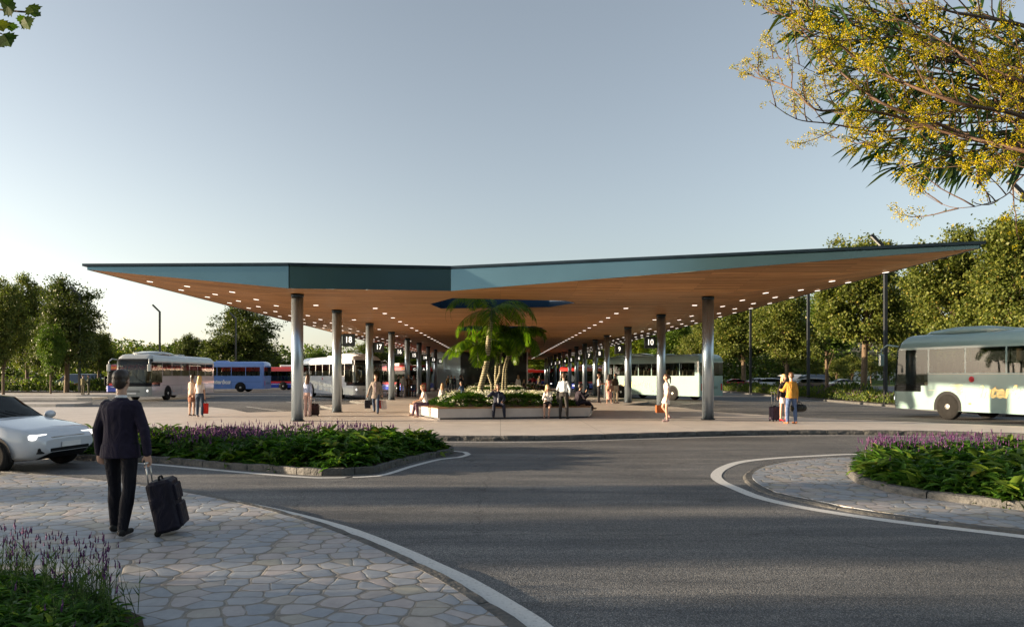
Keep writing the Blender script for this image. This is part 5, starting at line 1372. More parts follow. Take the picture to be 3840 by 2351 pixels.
# ---------------------------------------------------------------- cars and vans
def car(loc, heading, paint, label, kind='hatch', name='parked_car', cat='car', group='cars in the car park', z=0.0, lamps=False):
    # stations: x, floor z, shoulder z, roof z, half width, roof half width
    K = {
     'hatch': (4.3, [(-2.12, .42, .80, .80, .62, .5), (-2.05, .28, .92, 1.0, .80, .6), (-1.75, .22, .96, 1.34, .86, .60), (-1.1, .20, .97, 1.44, .88, .62), (-.2, .20, .96, 1.47, .89, .63), (.55, .20, .95, 1.40, .89, .62), (1.05, .20, .94, 1.02, .89, .66), (1.5, .20, .88, .91, .88, .62), (1.9, .24, .78, .80, .82, .55), (2.12, .38, .60, .62, .62, .45)]),
     'coupe': (4.7, [(-2.34, .45, .78, .80, .62, .5), (-2.2, .28, .90, .93, .80, .6), (-1.5, .20, .95, 1.08, .87, .58), (-.7, .19, .94, 1.32, .89, .58), (.05, .19, .92, 1.36, .90, .60), (.6, .19, .91, 1.22, .90, .60), (1.15, .19, .88, .93, .90, .66), (1.7, .20, .80, .83, .88, .6), (2.1, .25, .70, .72, .80, .5), (2.34, .38, .55, .57, .60, .4)]),
     'estate': (4.8, [(-2.38, .42, .82, .84, .66, .5), (-2.28, .28, .93, 1.1, .82, .6), (-1.9, .22, .96, 1.40, .88, .62), (-1.1, .20, .96, 1.48, .90, .64), (-.1, .20, .95, 1.49, .90, .65), (.65, .20, .94, 1.40, .90, .64), (1.2, .20, .93, 1.00, .90, .68), (1.7, .20, .87, .90, .89, .64), (2.15, .24, .78, .80, .82, .55), (2.38, .38, .60, .62, .62, .45)]),
     'van': (5.4, [(-2.68, .40, 1.1, 1.9, .90, .82), (-2.66, .30, 1.1, 1.98, .95, .84), (-1.2, .26, 1.1, 2.02, .96, .84), (.2, .26, 1.1, 2.02, .96, .84), (.9, .26, 1.1, 1.98, .96, .82), (1.35, .26, 1.1, 1.72, .96, .80), (1.85, .26, 1.08, 1.20, .95, .78), (2.3, .28, .98, 1.02, .92, .7), (2.55, .32, .80, .82, .86, .6), (2.68, .42, .62, .64, .72, .5)])}
    L, ST = K[kind]; root = empty(name, (loc[0], loc[1], z), heading, label, cat, group)
    # densify stations
    S = []
    for i in range(len(ST) - 1):
        for k in range(3):
            t = k / 3; S.append(tuple(ST[i][j] * (1 - t) + ST[i + 1][j] * t for j in range(6)) + (i,))
    S.append(ST[-1] + (len(ST) - 2,))
    def prof(s):
        x, zb, zs, zr, w, wr, i = s; gl = zr - zs
        h = [(0.0, zb), (w * .75, zb), (w * .97, zb + .08), (w * 1.0, (zb + zs) * .52), (w * .985, zs - .06), (w * .95, zs)]
        if gl > .06: h += [(w * .95 + (wr - w * .95) * .86, zs + gl * .84), (wr * .93, zs + gl * .955), (wr * .5, zr), (0, zr + .012)]
        else: h += [(w * .88, zs + gl * .4), (wr * .95, zs + gl * .8), (wr * .5, zr), (0, zr + .01)]
        return [(x, y, z_) for y, z_ in h] + [(x, -y, z_) for y, z_ in h[-2:0:-1]]
    rings = [prof(s) for s in S]; n = len(rings[0]); V = [p for r in rings for p in r]; b = MB(); b.v = V; g = {}
    roofst = [s[3] - s[2] for s in ST]
    for r in range(len(rings) - 1):
        i = S[r][6]; gl = (S[r][3] - S[r][2] + S[r + 1][3] - S[r + 1][2]) / 2; a_, c_ = roofst[i], roofst[i + 1]
        for k in range(n):
            j = (k + 1) % n; f = [r * n + k, r * n + j, (r + 1) * n + j, (r + 1) * n + k]
            side = k in (5,) or k == n - 6
            pid = None
            if side and gl > .12 and not (kind == 'van' and S[r][0] < .5): pid = ('side_window', k == 5, S[r][0] > -.25)
            if 6 <= k <= n - 7 and max(a_, c_) > .25 and min(a_, c_) < .28 and S[r][0] > 0: pid = ('windscreen', 0, 0)
            if 6 <= k <= n - 7 and kind != 'van' and max(a_, c_) > .25 and min(a_, c_) < .28 and S[r][0] < 0: pid = ('rear_window', 0, 0)
            if side and (r % 9 == 4 or r % 9 == 13): pid = pid
            if pid: g.setdefault(pid, []).append(f)
            else: b.f.append(f); b.m.append(1 if k in (0, n - 1) else 0); b.sm.append(True)
    b.f.append(list(range(n - 1, -1, -1))); b.m.append(0); b.sm.append(False); b.f.append(list(range((len(rings) - 1) * n, len(rings) * n))); b.m.append(0); b.sm.append(False)
    b.build('body', [M[paint], M['black']], root)
    for pid, fs in g.items():
        idx = sorted(set(i for f in fs for i in f)); mp = {a: c for c, a in enumerate(idx)}; p = MB(); p.v = [V[i] for i in idx]; p.f = [[mp[i] for i in f] for f in fs]; p.m = [0] * len(fs); p.sm = [True] * len(fs)
        p.build(pid[0], M['glassdk'], root)
    a = MB(); a.box(-L / 2 + .6, L / 2 - 1.2, -.7, .7, .3, .8); a.build('interior', M['black'], root)
    wr_ = .33 if kind != 'van' else .35
    for x in (L / 2 - .86, -L / 2 + .88):
        for s in (1, -1):
            w_ = .885 if kind != 'van' else .955
            arc = MB(); pts = [(x + (wr_ + .05) * math.cos(PI * k / 14), s * (w_ + .014), wr_ + (wr_ + .05) * math.sin(PI * k / 14)) for k in range(15)] + [(x - wr_ - .05, s * (w_ - .03), .24), (x + wr_ + .05, s * (w_ - .03), .24)]
            arc.add(pts, [tuple(range(17)) if s < 0 else tuple(range(16, -1, -1))]); arc.build('wheel_arch', M['black'], root)
            wheel(root, x, s * (w_ + .025), wr_, s, .2, .68)
    e = ST[-2]; e0 = ST[1]
    for s in (1, -1):
        a = MB(); a.rbox(e[0] - .12, e[0] + .12, s * .60 - .19, s * .60 + .19, e[2] - .16, e[2] - .06, .03); a.build('headlight', M['lamp'] if lamps else M['rim'], root)
        a = MB(); a.rbox(e0[0] - .10, e0[0] + .06, s * .62 - .15, s * .62 + .15, e0[2] - .18, e0[2] - .06, .03); a.build('tail_light', M['tail'], root)
        a = MB(); xm = ST[-4][0] - .1; a.ell((xm, s * (ST[-4][4] + .10), ST[-4][2] + .08), (.09, .13, .08)); a.build('mirror', M[paint], root)
    a = MB(); a.rbox(e[0] + .0, ST[-1][0] + .012, -.50, .50, .385, .455, .02)
    for s in (1, -1): a.rbox(e[0] - .02, e[0] + .17, s * .62 - .07, s * .62 + .07, .36, .47, .02)
    a.build('grille', M['black'], root)
    a = MB(); zb = e[2]; a.rbox(e[0] + .03, e[0] + .20, -.42, .42, e[2] - .135, e[2] - .115, .006); a.build('trim_line', M['rim'], root)
    a = MB()
    for s in (1, -1): a.tube([(ST[-4][0] + .02, s * .70, ST[-4][2] + .012), (ST[-3][0], s * .70, ST[-3][2] + .010), (e[0] - .05, s * .58, e[2] + .012)], .006, 4)
    a.build('bonnet_seam', M['black'], root)
    a = MB()
    for s in (1, -1): a.tube([(ST[-4][0] + .03, s * .1 + .1, ST[-4][2] + .10), (ST[-4][0] - .12, s * .1 - .22, ST[-4][2] + .20)], .007, 4)
    a.build('wiper', M['black'], root)
    a = MB(); a.box(ST[-1][0] + .02, ST[-1][0] + .03, -.24, .24, .46, .56); a.build('number_plate', M['letter_white'], root)
    a = MB()
    for s in (1, -1):
        for x in (.95, -.08, -1.05):
            ww = ST[4][4] * 1.0; a.box(x - .004, x + .004, *sorted((s * (ww - .004), s * (ww + .004))), .36, .90)
    a.build('door_seam', M['black'], root)
    return root
M['car_white'] = simple('car_white', (0.62, 0.65, 0.70), 0.15, 0.0, 0.03, 1, 0, 1.0)
M['car_red'] = simple('car_red', (0.45, 0.02, 0.03), 0.15, 0.1, 0.03, 1, 0, 1.0)
M['car_cream'] = simple('car_cream', (0.52, 0.47, 0.36), 0.15, 0.2, 0.03, 1, 0, 1.0)
M['car_bronze'] = simple('car_bronze', (0.16, 0.13, 0.10), 0.18, 0.3, 0.03, 1, 0, 1.0)
M['car_navy'] = simple('car_navy', (0.04, 0.06, 0.09), 0.18, 0.2, 0.05, 1, 0, 1.0)
def cx(px, Y): return (px - X0) * Y / F
car((-10.75, 13.6), R(-7), 'car_white', 'white car on the road behind the walking man, left edge', 'estate', 'car', 'car', None, 0, True)
car((cx(1764, 96), 96), R(180), 'car_red', 'red coupe farthest left of the cars beyond the right hedge', 'coupe')
car((cx(1818, 100), 100), R(188), 'car_white', 'white hatchback right of the red coupe', 'hatch')
car((cx(1868, 90), 91), R(0), 'car_white', 'white estate half hidden by the couple', 'estate')
car((cx(1942, 86), 86), R(172), 'car_bronze', 'dark bronze car behind the second lamp post', 'estate')
car((cx(2024, 93), 93), R(180), 'car_cream', 'cream coupe with blue tinted windows, right of the others', 'coupe')
car((cx(1948, 116), 116), R(180), 'car_navy', 'dark grey panel van with pale cab behind the bronze car', 'van', 'van', 'van', 'vans in the car park')
car((cx(1892, 118), 118), R(180), 'car_white', 'white van behind the orange jacketed man', 'van', 'van', 'van', 'vans in the car park')
v_ = car((cx(184, 88), 88), R(185), 'car_navy', 'dark van with a red stripe behind the two men on the left', 'van', 'van', 'van', 'vans in the car park')
a = MB(); a.box(-2.6, .3, .965, .975, .62, .78); a.build('red_stripe', M['bus_red'], v_); a = MB(); a.box(-2.6, .3, .965, .975, .79, .83); a.build('cream_stripe', M['seat'], v_)
car((cx(255, 92), 92), R(0), 'car_white', 'white estate car right of the dark van on the left', 'estate')

# ---------------------------------------------------------------- far building on the right
fb = empty('far_building', (cx(2110, 150), 150, .7), 0, 'low building with beige upper wall and white panels behind the small trees', 'building')
a = MB(); a.box(-9, 14, 0, 12, 6.2, 10.6); a.build('upper_wall', M['beige'], fb)
a = MB()
for i in range(7): a.box(-5 + i * 2.6, -3.2 + i * 2.6, .2, .4, 0, 3.4)
w_ = a.build('wall_panel', M['wwall'], fb)
a = MB(); a.box(-9, 14, .5, 11, 0, 6.19); a.build('wall', M['car_bronze'], fb)
# ---------------------------------------------------------------- people
SK = {}
def skinmat(n, col): SK[n] = simple('skin_' + n, col, 0.5, 0, .06, 8)
skinmat('fair', (0.50, 0.30, 0.215)); skinmat('tan', (0.34, 0.19, 0.125)); skinmat('deep', (0.24, 0.13, 0.085))
CM = {}
def cloth(rgb, rough=.8):
    k = (rgb, rough)
    if k not in CM:
        m, nt, b = newmat('cloth_%02d' % len(CM)); n = N(nt, 'ShaderNodeTexNoise', Scale=7.0, Detail=3.0, Distortion=1.2); nt.links.new(pos(nt, (1, 1, .55), True), n.inputs[0])
        r = ramp(nt, [(0.35, [c * .78 for c in rgb]), (0.65, [min(1, c * 1.15) for c in rgb])], n.outputs['Fac']); nt.links.new(r.outputs[0], b.inputs['Base Color'])
        b.inputs['Roughness'].default_value = rough; b.inputs['Specular IOR Level'].default_value = .2; bump(nt, b, n.outputs['Fac'], .9, .05); CM[k] = m
    return CM[k]
HAIRM = {}
def hairm(n, c):
    if n not in HAIRM:
        m, nt, b = newmat('hair_' + n); nn = N(nt, 'ShaderNodeTexNoise', Scale=1.0, Detail=4.0); nt.links.new(pos(nt, (60, 60, 6), True), nn.inputs[0])
        r = ramp(nt, [(0.3, [x * .55 for x in c]), (0.7, [min(1, x * 1.3) for x in c])], nn.outputs['Fac']); nt.links.new(r.outputs[0], b.inputs['Base Color']); b.inputs['Roughness'].default_value = .45; HAIRM[n] = m
    return HAIRM[n]
for n_, c_ in (('dark', (.03, .018, .012)), ('brown', (.10, .05, .025)), ('blonde', (.62, .42, .17)), ('light', (.38, .22, .10)), ('red', (.16, .04, .03))): hairm(n_, c_)

def remesh(mb, name, mats, parent, vox, smooth=3):
    me = bpy.data.meshes.new(name); me.from_pydata(mb.v, [], mb.f); o = bpy.data.objects.new(name, me); COL.objects.link(o)
    r = o.modifiers.new('r', 'REMESH'); r.mode = 'VOXEL'; r.voxel_size = vox; r.adaptivity = 0; r.use_smooth_shade = True
    if smooth: s = o.modifiers.new('s', 'SMOOTH'); s.iterations = smooth; s.factor = .5
    dg = bpy.context.evaluated_depsgraph_get(); dg.update()
    nm = bpy.data.meshes.new_from_object(o.evaluated_get(dg)); bpy.data.objects.remove(o); bpy.data.meshes.remove(me)
    nm.name = name; nm.materials.clear(); nm.materials.append(mats); return link(name, nm, parent)
def cap(mb, p, q, r0, r1, n=10, flat=1.0, axis=None):
    p = Vector(p); q = Vector(q); d = (q - p); L = d.length
    if L < 1e-5: d = Vector((0, 0, 1)); L = 1e-5
    d.normalize(); a = d.cross(Vector(axis) if axis is not None else Vector((0, 1, .01)))
    if a.length < .05: a = d.cross(Vector((1, 0, 0)))
    a.normalize(); b = a.cross(d); rings = []
    for t in (-80, -45, -10): t_ = R(t); rings.append((p + d * r0 * math.sin(t_), r0 * math.cos(t_)))
    for t in (10, 45, 80): t_ = R(t); rings.append((q + d * r1 * math.sin(t_), r1 * math.cos(t_)))
    mb.loft([[c + (a * math.cos(2 * PI * k / n) * r + b * math.sin(2 * PI * k / n) * r * flat) for k in range(n)][::-1] for c, r in rings], 0, None, True)
def sect(mb, secs, n=16):
    """secs: (centre, lateral vec, forward vec) elliptical sections"""
    mb.loft([[Vector(c) + Vector(l) * math.cos(2 * PI * k / n) + Vector(f) * math.sin(2 * PI * k / n) for k in range(n)] for c, l, f in secs], 0, None, True)

def person(loc, rz, label, sc=1.0, female=False, skin='fair', hair='dark', hstyle='short', lean=0.0, legs=None, arms=None, top=None, bottom=None, jacket=None, shoes=(.03, .03, .03),
           sleeve=1.0, bot='trousers', z=PZ, sit=None, headyaw=0.0, headpitch=0.0, vox=.013, group=None, hem=.30, fingers_curl=.5, flare=0.0, jlen=.08, barefeet=False, backneck=0.0, heel=0.0):
    """local frame: facing -Y, person's left is +X.  legs/arms: {'L':(dir1,dir2)} as (forward, outward, up)."""
    root = empty('person', (loc[0], loc[1], z), rz, label, 'person', group)
    fw = Vector((0, -1, 0)); lf = Vector((1, 0, 0)); up = Vector((0, 0, 1))
    legs = legs or {}; arms = arms or {}
    def dv(t, s): return (fw * t[0] + lf * (t[1] * s) + up * t[2]).normalized()
    th, shn, ua, fa = .435 * sc, .425 * sc, .285 * sc, .255 * sc
    hw = (.095 if not female else .093) * sc; shw = (.195 if not female else .165) * sc
    spd = (up * math.cos(lean) + fw * math.sin(lean)).normalized(); bkd = (fw * math.cos(lean) - up * math.sin(lean)).normalized()
    J = {}; hip = Vector((0, 0, 0))
    for k, s in (('L', 1), ('R', -1)):
        d1, d2 = legs.get(k, ((.02, .06, -1), (-.02, .02, -1)))
        h = hip + lf * hw * s; kn = h + dv(d1, s) * th; an = kn + dv(d2, s) * shn; J['hip' + k] = h; J['knee' + k] = kn; J['ank' + k] = an
    if sit is None: base = -min(J['ankL'].z, J['ankR'].z) + .085 * sc + heel
    else: base = sit + .115 * sc
    for k in J: J[k] = J[k] + up * base
    hip = hip + up * base
    chest = hip + spd * .36 * sc; neck = hip + spd * .515 * sc; head = neck + (up * .7 + spd * .3).normalized() * .175 * sc + bkd * .015
    for k, s in (('L', 1), ('R', -1)):
        sh = hip + spd * .445 * sc + lf * (shw - .012) * s; d1, d2 = arms.get(k, ((.02, .12, -1), (.18, .02, -1)))
        el = sh + dv(d1, s) * ua; wr = el + dv(d2, s) * fa; J['sh' + k] = sh; J['el' + k] = el; J['wr' + k] = wr; J['fd' + k] = dv(d2, s)
    rs = sc
    hm = Matrix.Translation(head) @ Matrix.Rotation(headyaw, 4, 'Z') @ Matrix.Rotation(headpitch, 4, 'X')
    # --- body: one continuous surface
    B = MB()
    def torso(mb, g=0.0, z0=-.08, z1=.50, wide=1.0):
        W = {True: ((-.08, .150, .105), (.0, .172, .115), (.08, .150, .105), (.18, .122, .090), (.28, .138, .103), (.38, .150, .108), (.455, .142, .085), (.50, .06, .055)),
             False: ((-.08, .150, .105), (.0, .160, .112), (.10, .152, .108), (.20, .148, .105), (.30, .166, .115), (.39, .182, .118), (.44, .172, .100), (.475, .125, .078), (.505, .065, .058))}[female]
        ss = [(h, a, b) for h, a, b in W if z0 <= h <= z1]
        sect(mb, [(hip + spd * h * sc, lf * (a * sc * wide + g), bkd * (b * sc + g)) for h, a, b in ss])
    torso(B)
    cap(B, neck - spd * .03, head - up * .06 * sc, .052 * sc, .05 * sc)
    for k, s in (('L', 1), ('R', -1)):
        cap(B, J['sh' + k] - lf * .03 * s - up * .01, J['el' + k], (.052 if not female else .042) * rs, (.038 if not female else .032) * rs)
        e, w = J['el' + k], J['wr' + k]; cap(B, e, e.lerp(w, .35), (.038 if not female else .032) * rs, .037 * rs); cap(B, e.lerp(w, .35), w, .037 * rs, .024 * rs)
        h, kn, an = J['hip' + k], J['knee' + k], J['ank' + k]
        cap(B, h, h.lerp(kn, .55), .088 * rs, .068 * rs); cap(B, h.lerp(kn, .5), kn, .07 * rs, .052 * rs); cap(B, kn, kn.lerp(an, .35), .050 * rs, .054 * rs); cap(B, kn.lerp(an, .3), an, .054 * rs, .034 * rs)
        # foot
        shd = (an - kn).normalized(); ft = (fw - shd * fw.dot(shd));
        ft = (fw * .9 + ft * .1).normalized()
        if heel: ft = (ft - up * .35).normalized()
        J['ft' + k] = ft; cap(B, an - ft * .03 - up * .045 * sc, an + ft * .13 * sc - up * .06 * sc, .032 * rs, .024 * rs, flat=1.0)
        # hand: palm, four fingers with a bend, thumb from the side of the palm
        fd = J['fd' + k]; side = fd.cross(fw)
        if side.length < .25: side = fd.cross(lf)
        side.normalize(); pn = side.cross(fd).normalized()
        if pn.dot(lf) * s > 0: pn = -pn       # palm faces the body
        side = fd.cross(pn).normalized(); wv = w
        if side.dot(fw) < 0: side = -side     # thumb side forward
        pm_ = wv + fd * .085 * sc
        sect(B, [(wv - fd * .01, side * .024 * rs, pn * .018 * rs), (wv + fd * .04 * sc, side * .037 * rs, pn * .017 * rs), (wv + fd * .085 * sc, side * .040 * rs, pn * .014 * rs), (wv + fd * .097 * sc, side * .034 * rs, pn * .010 * rs)], 10)
        cu = fingers_curl
        for q, (o_, ln_) in enumerate(((.030, .068), (.010, .078), (-.010, .072), (-.029, .056))):
            b0 = wv + fd * .088 * sc + side * o_ * rs; d0 = (fd + pn * .35 * cu).normalized(); d1_ = (fd + pn * (.5 + 1.3 * cu)).normalized()
            m1 = b0 + d0 * ln_ * .5 * sc; cap(B, b0, m1, .0092 * rs, .0085 * rs, 7); cap(B, m1, m1 + d1_ * ln_ * .5 * sc, .0085 * rs, .007 * rs, 7)
        t0 = wv + fd * .025 * sc + side * .028 * rs; t1 = t0 + (side * .7 + fd * .8 + pn * .3).normalized() * .035 * sc; cap(B, t0, t1, .013 * rs, .0105 * rs, 7); cap(B, t1, t1 + (fd + pn * .5 + side * .1).normalized() * .03 * sc, .0105 * rs, .008 * rs, 7)
    # head: skull, jaw, nose, ears, brow
    s_ = sc * .98
    def hp(mb, c, r, nu=14, nv=10, extra=None): mb.ell((c[0] * s_, c[1] * s_, c[2] * s_), (r[0] * s_, r[1] * s_, r[2] * s_), hm, nu, nv)
    hp(B, (0, .012, .03), (.074, .093, .088)); hp(B, (0, -.022, -.025), (.060, .070, .080)); hp(B, (0, -.052, -.082), (.032, .030, .026)); hp(B, (0, -.098, -.018), (.012, .018, .022)); hp(B, (0, -.078, .022), (.048, .018, .014))
    for e in (1, -1): hp(B, (.076 * e, .008, -.008), (.010, .018, .030), 8, 6)
    hp(B, (0, -.089, -.062), (.022, .010, .008), 8, 6)
    remesh(B, 'body', SK[skin], root, vox, 2)
    # eyes / mouth
    a = MB()
    for e in (1, -1): hp(a, (.030 * e, -.0845, .002), (.012, .007, .006), 8, 6)
    a.build('eyes', M['black'], root)
    a = MB(); hp(a, (0, -.0925, -.062), (.022, .009, .006), 8, 6); a.build('mouth', cloth((.45, .12, .10), .5), root)
    # hair
    Hh = MB(); hp(Hh, (0, .022, .045), (.083, .096, .088)); hp(Hh, (0, .05, -.005), (.078, .062, .085))
    if hstyle == 'short': hp(Hh, (0, -.035, .095), (.062, .05, .034))
    if hstyle in ('long', 'pony'):
        hp(Hh, (0, -.02, .085), (.07, .065, .045))
        if hstyle == 'long':
            for e in (1, -1): hp(Hh, (.07 * e, .01, -.06), (.020, .045, .11), 8, 8)
            pts = [Vector((0, .065, .02)), Vector((0, .085, -.10)), Vector((0, .095, -.24)), Vector((0, .09, -.38))]
            sect(Hh, [(hm @ (pts[0] * s_), lf * .075 * s_, fw * .05 * s_), (hm @ (pts[1] * s_), lf * .095 * s_, fw * .04 * s_), (hm @ (pts[2] * s_), lf * .10 * s_, fw * .032 * s_), (hm @ (pts[3] * s_), lf * .05 * s_, fw * .018 * s_)])
        else:
            q0 = hm @ (Vector((0, .10, .05)) * s_); q1 = q0 + (-fw * .05 - up * .05); q2 = q1 - up * .22 - fw * .01
            cap(Hh, q0, q1, .03, .034); cap(Hh, q1, q2, .038, .018)
    if hstyle == 'bun': hp(Hh, (0, -.02, .085), (.07, .065, .045)); hp(Hh, (0, .10, .07), (.042, .04, .042))
    ho = remesh(Hh, 'hair', HAIRM[hair], root, vox * .9, 2)
    # --- clothes
    def legtube(mb, g0, g1, to=1.0):
        for k in 'LR':
            h, kn, an = J['hip' + k], J['knee' + k], J['ank' + k]
            cap(mb, h, h.lerp(kn, .55), .088 * rs + g0, .068 * rs + g0)
            if to > .5:
                cap(mb, h.lerp(kn, .5), kn, .07 * rs + g0, .054 * rs + g0 * 1.1); e_ = kn.lerp(an, to * 2 - 1 if to < 1 else 1.02)
                cap(mb, kn, kn.lerp(e_, .4), .054 * rs + g0, .055 * rs + g1); cap(mb, kn.lerp(e_, .4), e_, .055 * rs + g1, (.036 if to > .9 else .05) * rs + g1 + flare)
            else: cap(mb, h.lerp(kn, .3), h.lerp(kn, to * 2), .075 * rs + g0, .068 * rs + g0 * 1.6)
    if bot in ('trousers', 'shorts') and bottom is not None:
        b = MB(); torso(b, .010, -.09, .13); legtube(b, .011, .016, {'trousers': 1.0, 'shorts': .38}[bot]); remesh(b, 'trousers' if bot == 'trousers' else 'shorts', cloth(bottom), root, vox)
    elif bot in ('skirt', 'dress'):
        b = MB(); kl = J['kneeL'].lerp(J['kneeR'], .5) - hip; kd = kl.normalized(); hl = hem * 2 * .435 * sc; zz = []
        tl = lf; tf = kd.cross(lf).normalized() * -1
        wst = .11 if bot == 'skirt' else .15
        zz.append((hip + spd * wst * sc, lf * (.128 * sc + .012), bkd * (.10 * sc + .01))); zz.append((hip, lf * (.172 * sc + .015), (bkd + tf).normalized() * (.118 * sc + .015)))
        a_ = hip + kd * min(hl, .40); spread = (J['kneeL'] - J['kneeR']).length * .5
        zz.append((hip + kd * hl * .5, lf * (.165 * sc + .015), tf * (.115 * sc + .02))); zz.append((hip + kd * hl, lf * max(.15 * sc + flare, spread * .8 + .07), tf * (.115 * sc + .02 + flare * .6)))
        sect(b, zz); remesh(b, 'skirt', cloth(bottom), root, vox)
    def upper(name, col, g, slv, z0, wide=1.0, longer=0.0):
        b = MB(); torso(b, g, z0, .48, wide)
        if longer > 0:
            sect(b, [(hip + spd * .02, lf * (.172 * sc + g), bkd * (.118 * sc + g)), (hip - spd * longer * .5, lf * (.172 * sc + g * 1.6), bkd * (.12 * sc + g * 1.3)), (hip - spd * longer, lf * (.165 * sc + g * 2.2), bkd * (.115 * sc + g * 1.8))])
        sect(b, [(hip + spd * .462 * sc, lf * (.14 * sc + g), bkd * (.084 * sc + g)), (neck - spd * .025, lf * (.065 * sc + g * .7), bkd * (.058 * sc + g * .7)), (neck + spd * .0, lf * (.055 * sc + g * .5), bkd * (.052 * sc + g * .5))])
        if slv > 0:
            for k, s in (('L', 1), ('R', -1)):
                r0 = (.050 if not female else .042) * rs + g; e, w = J['el' + k], J['wr' + k]; sh = J['sh' + k] - lf * .035 * s - up * (.022 if jacket is not None else .006)
                if slv <= .5: cap(b, sh, sh.lerp(e, slv * 2), r0, r0 * .95 + .003)
                else: cap(b, sh, e, r0, .04 * rs + g * .8); cap(b, e, e.lerp(w, (slv - .5) * 2 * .97), .04 * rs + g * .8, .03 * rs + g * .8)
        return remesh(b, name, cloth(col), root, vox)
    if top is not None: upper('top', top, .009, min(sleeve, .99) if jacket is None else 0, .0 if bot != 'dress' else .05)
    if jacket is not None:
        j = upper('jacket', jacket, .021, 1.0, -.08, 1.02, jlen)
        if top is not None:
            b = MB(); n_ = 9
            sect(b, [(hip + spd * z_ * sc + bkd * (.030 + d_) * sc, lf * w_ * sc, bkd * .108 * sc) for z_, w_, d_ in ((.04, .035, .010), (.20, .055, .008), (.36, .06, .012), (.45, .045, -.012))]); remesh(b, 'shirt_front', cloth(top), root, vox)
    if jacket is not None and vox < .01:
        b = MB(); sect(b, [(neck - spd * .012, lf * .062 * sc, bkd * .058 * sc), (neck + spd * .028, lf * .057 * sc, bkd * .055 * sc)]); remesh(b, 'collar', cloth((.75, .77, .80)), root, vox)
    if not barefeet:
        for k in 'LR':
            b = MB(); an, ft = J['ank' + k], J['ft' + k]
            if heel:
                cap(b, an - ft * .02 - up * .05, an + ft * .14 * sc - up * .055 * sc, .036 * rs, .026 * rs); cap(b, an - fw * .035 - up * .04, Vector((an.x, an.y, an.z)) - fw * .04 - up * (.085 * sc + heel - .01), .018, .007)
            else:
                cap(b, an - ft * .035 - up * .042 * sc, an + ft * .155 * sc - up * .055 * sc, .042 * rs, .031 * rs); cap(b, an - up * .01, an - up * .05, .042 * rs, .043 * rs)
                b2 = []
            so2 = remesh(b, 'shoe', cloth(shoes, .5), root, vox * .9)
    root['_j'] = 0; del root['_j']
    mw = Matrix.Translation((loc[0], loc[1], z)) @ Matrix.Rotation(rz, 4, 'Z')
    return {k: mw @ v for k, v in J.items()}, mw
def hand(Jw, k): return Jw['wr' + k] + (Jw['wr' + k] - Jw['el' + k]).normalized() * .10

def bag(top, w, h, d, rz, mat, label, name='shopping_bag', tilt=0.0):
    r = empty(name, (top.x, top.y, top.z - h - .16), rz, label, 'bag'); r.rotation_euler = (0, tilt, rz)
    m = MB(); vs = []
    for z, k in ((0, .96), (h * .5, 1.02), (h, .98)):
        vs.append([(-w / 2 * k, -d / 2, z), (0, -d / 2 * 1.15, z), (w / 2 * k, -d / 2, z), (w / 2 * k * .97, 0, z), (w / 2 * k, d / 2, z), (0, d / 2 * 1.15, z), (-w / 2 * k, d / 2, z), (-w / 2 * k * .97, 0, z)])
    m.loft(vs, 0, None, False); m.build('body', mat, r)
    m = MB()
    for s in (-1, 1): m.tube([(-w * .2, s * d * .4, h - .01), (-w * .13, s * d * .15, h + .12), (0, 0, h + .165), (w * .13, s * d * .15, h + .12), (w * .2, s * d * .4, h - .01)], .005, 5)
    m.build('handle', M['black'], r); return r
def suitcase(x, y, z, w, h, d, rz, tilt, mat, label, grip=None, hl=.45):
    r = empty('suitcase', (x, y, z), rz, label, 'suitcase'); T = Matrix.Rotation(tilt, 4, 'X')
    m = MB(); m.rbox(-w / 2, w / 2, -d / 2, d / 2, .05, h, .05, mat=T); m.build('shell', mat, r)
    m = MB(); m.rbox(-w / 2 + .03, w / 2 - .03, -d / 2 - .02, -d / 2 + .02, h * .15, h * .55, .02, mat=T); m.build('pocket', mat, r)
    m = MB(); m.box(-w / 2 - .002, w / 2 + .002, -.006, .006, .07, h - .02, 0, T); m.rbox(-.07, .07, -.015, .015, h, h + .03, .012, 0, T); m.build('zip', M['black'], r)
    for s in (-1, 1):
        for t in (-1, 1):
            m = MB(); c = T @ Vector((s * (w / 2 - .04), t * (d / 2 - .03), .03)); m.cyl((c.x - .012, c.y, c.z), (c.x + .012, c.y, c.z), .03, 10); m.build('wheel', M['rubber'], r)
    m = MB()
    for s in (-1, 1): m.cyl(T @ Vector((s * w * .2, d / 2 - .03, h - .01)), T @ Vector((s * w * .2, d / 2 - .03, h + hl)), .008, 6)
    m.cyl(T @ Vector((-w * .2 - .02, d / 2 - .03, h + hl)), T @ Vector((w * .2 + .02, d / 2 - .03, h + hl)), .013, 8); m.build('handle', M['rim'], r); return r
FACE, BACK, LEFT, RIGHT = 0.0, PI, -PI / 2, PI / 2     # facing camera, away, towards image left, image right
STAND = {'L': ((.03, .05, -1), (-.03, .0, -1)), 'R': ((-.02, .07, -1), (-.04, .02, -1))}
def walk(a=.38, b=.30): return {'L': ((a, .03, -1), (a * .35, 0, -1)), 'R': ((-b * .5, .03, -1), (-b * 1.6, 0, -1))}
SITL = {'L': ((1, .14, -.06), (.06, .02, -1)), 'R': ((1, .14, -.06), (-.02, .02, -1))}
def gpp(px, py): x, y = gp(px, py, PZ); return (x, y)

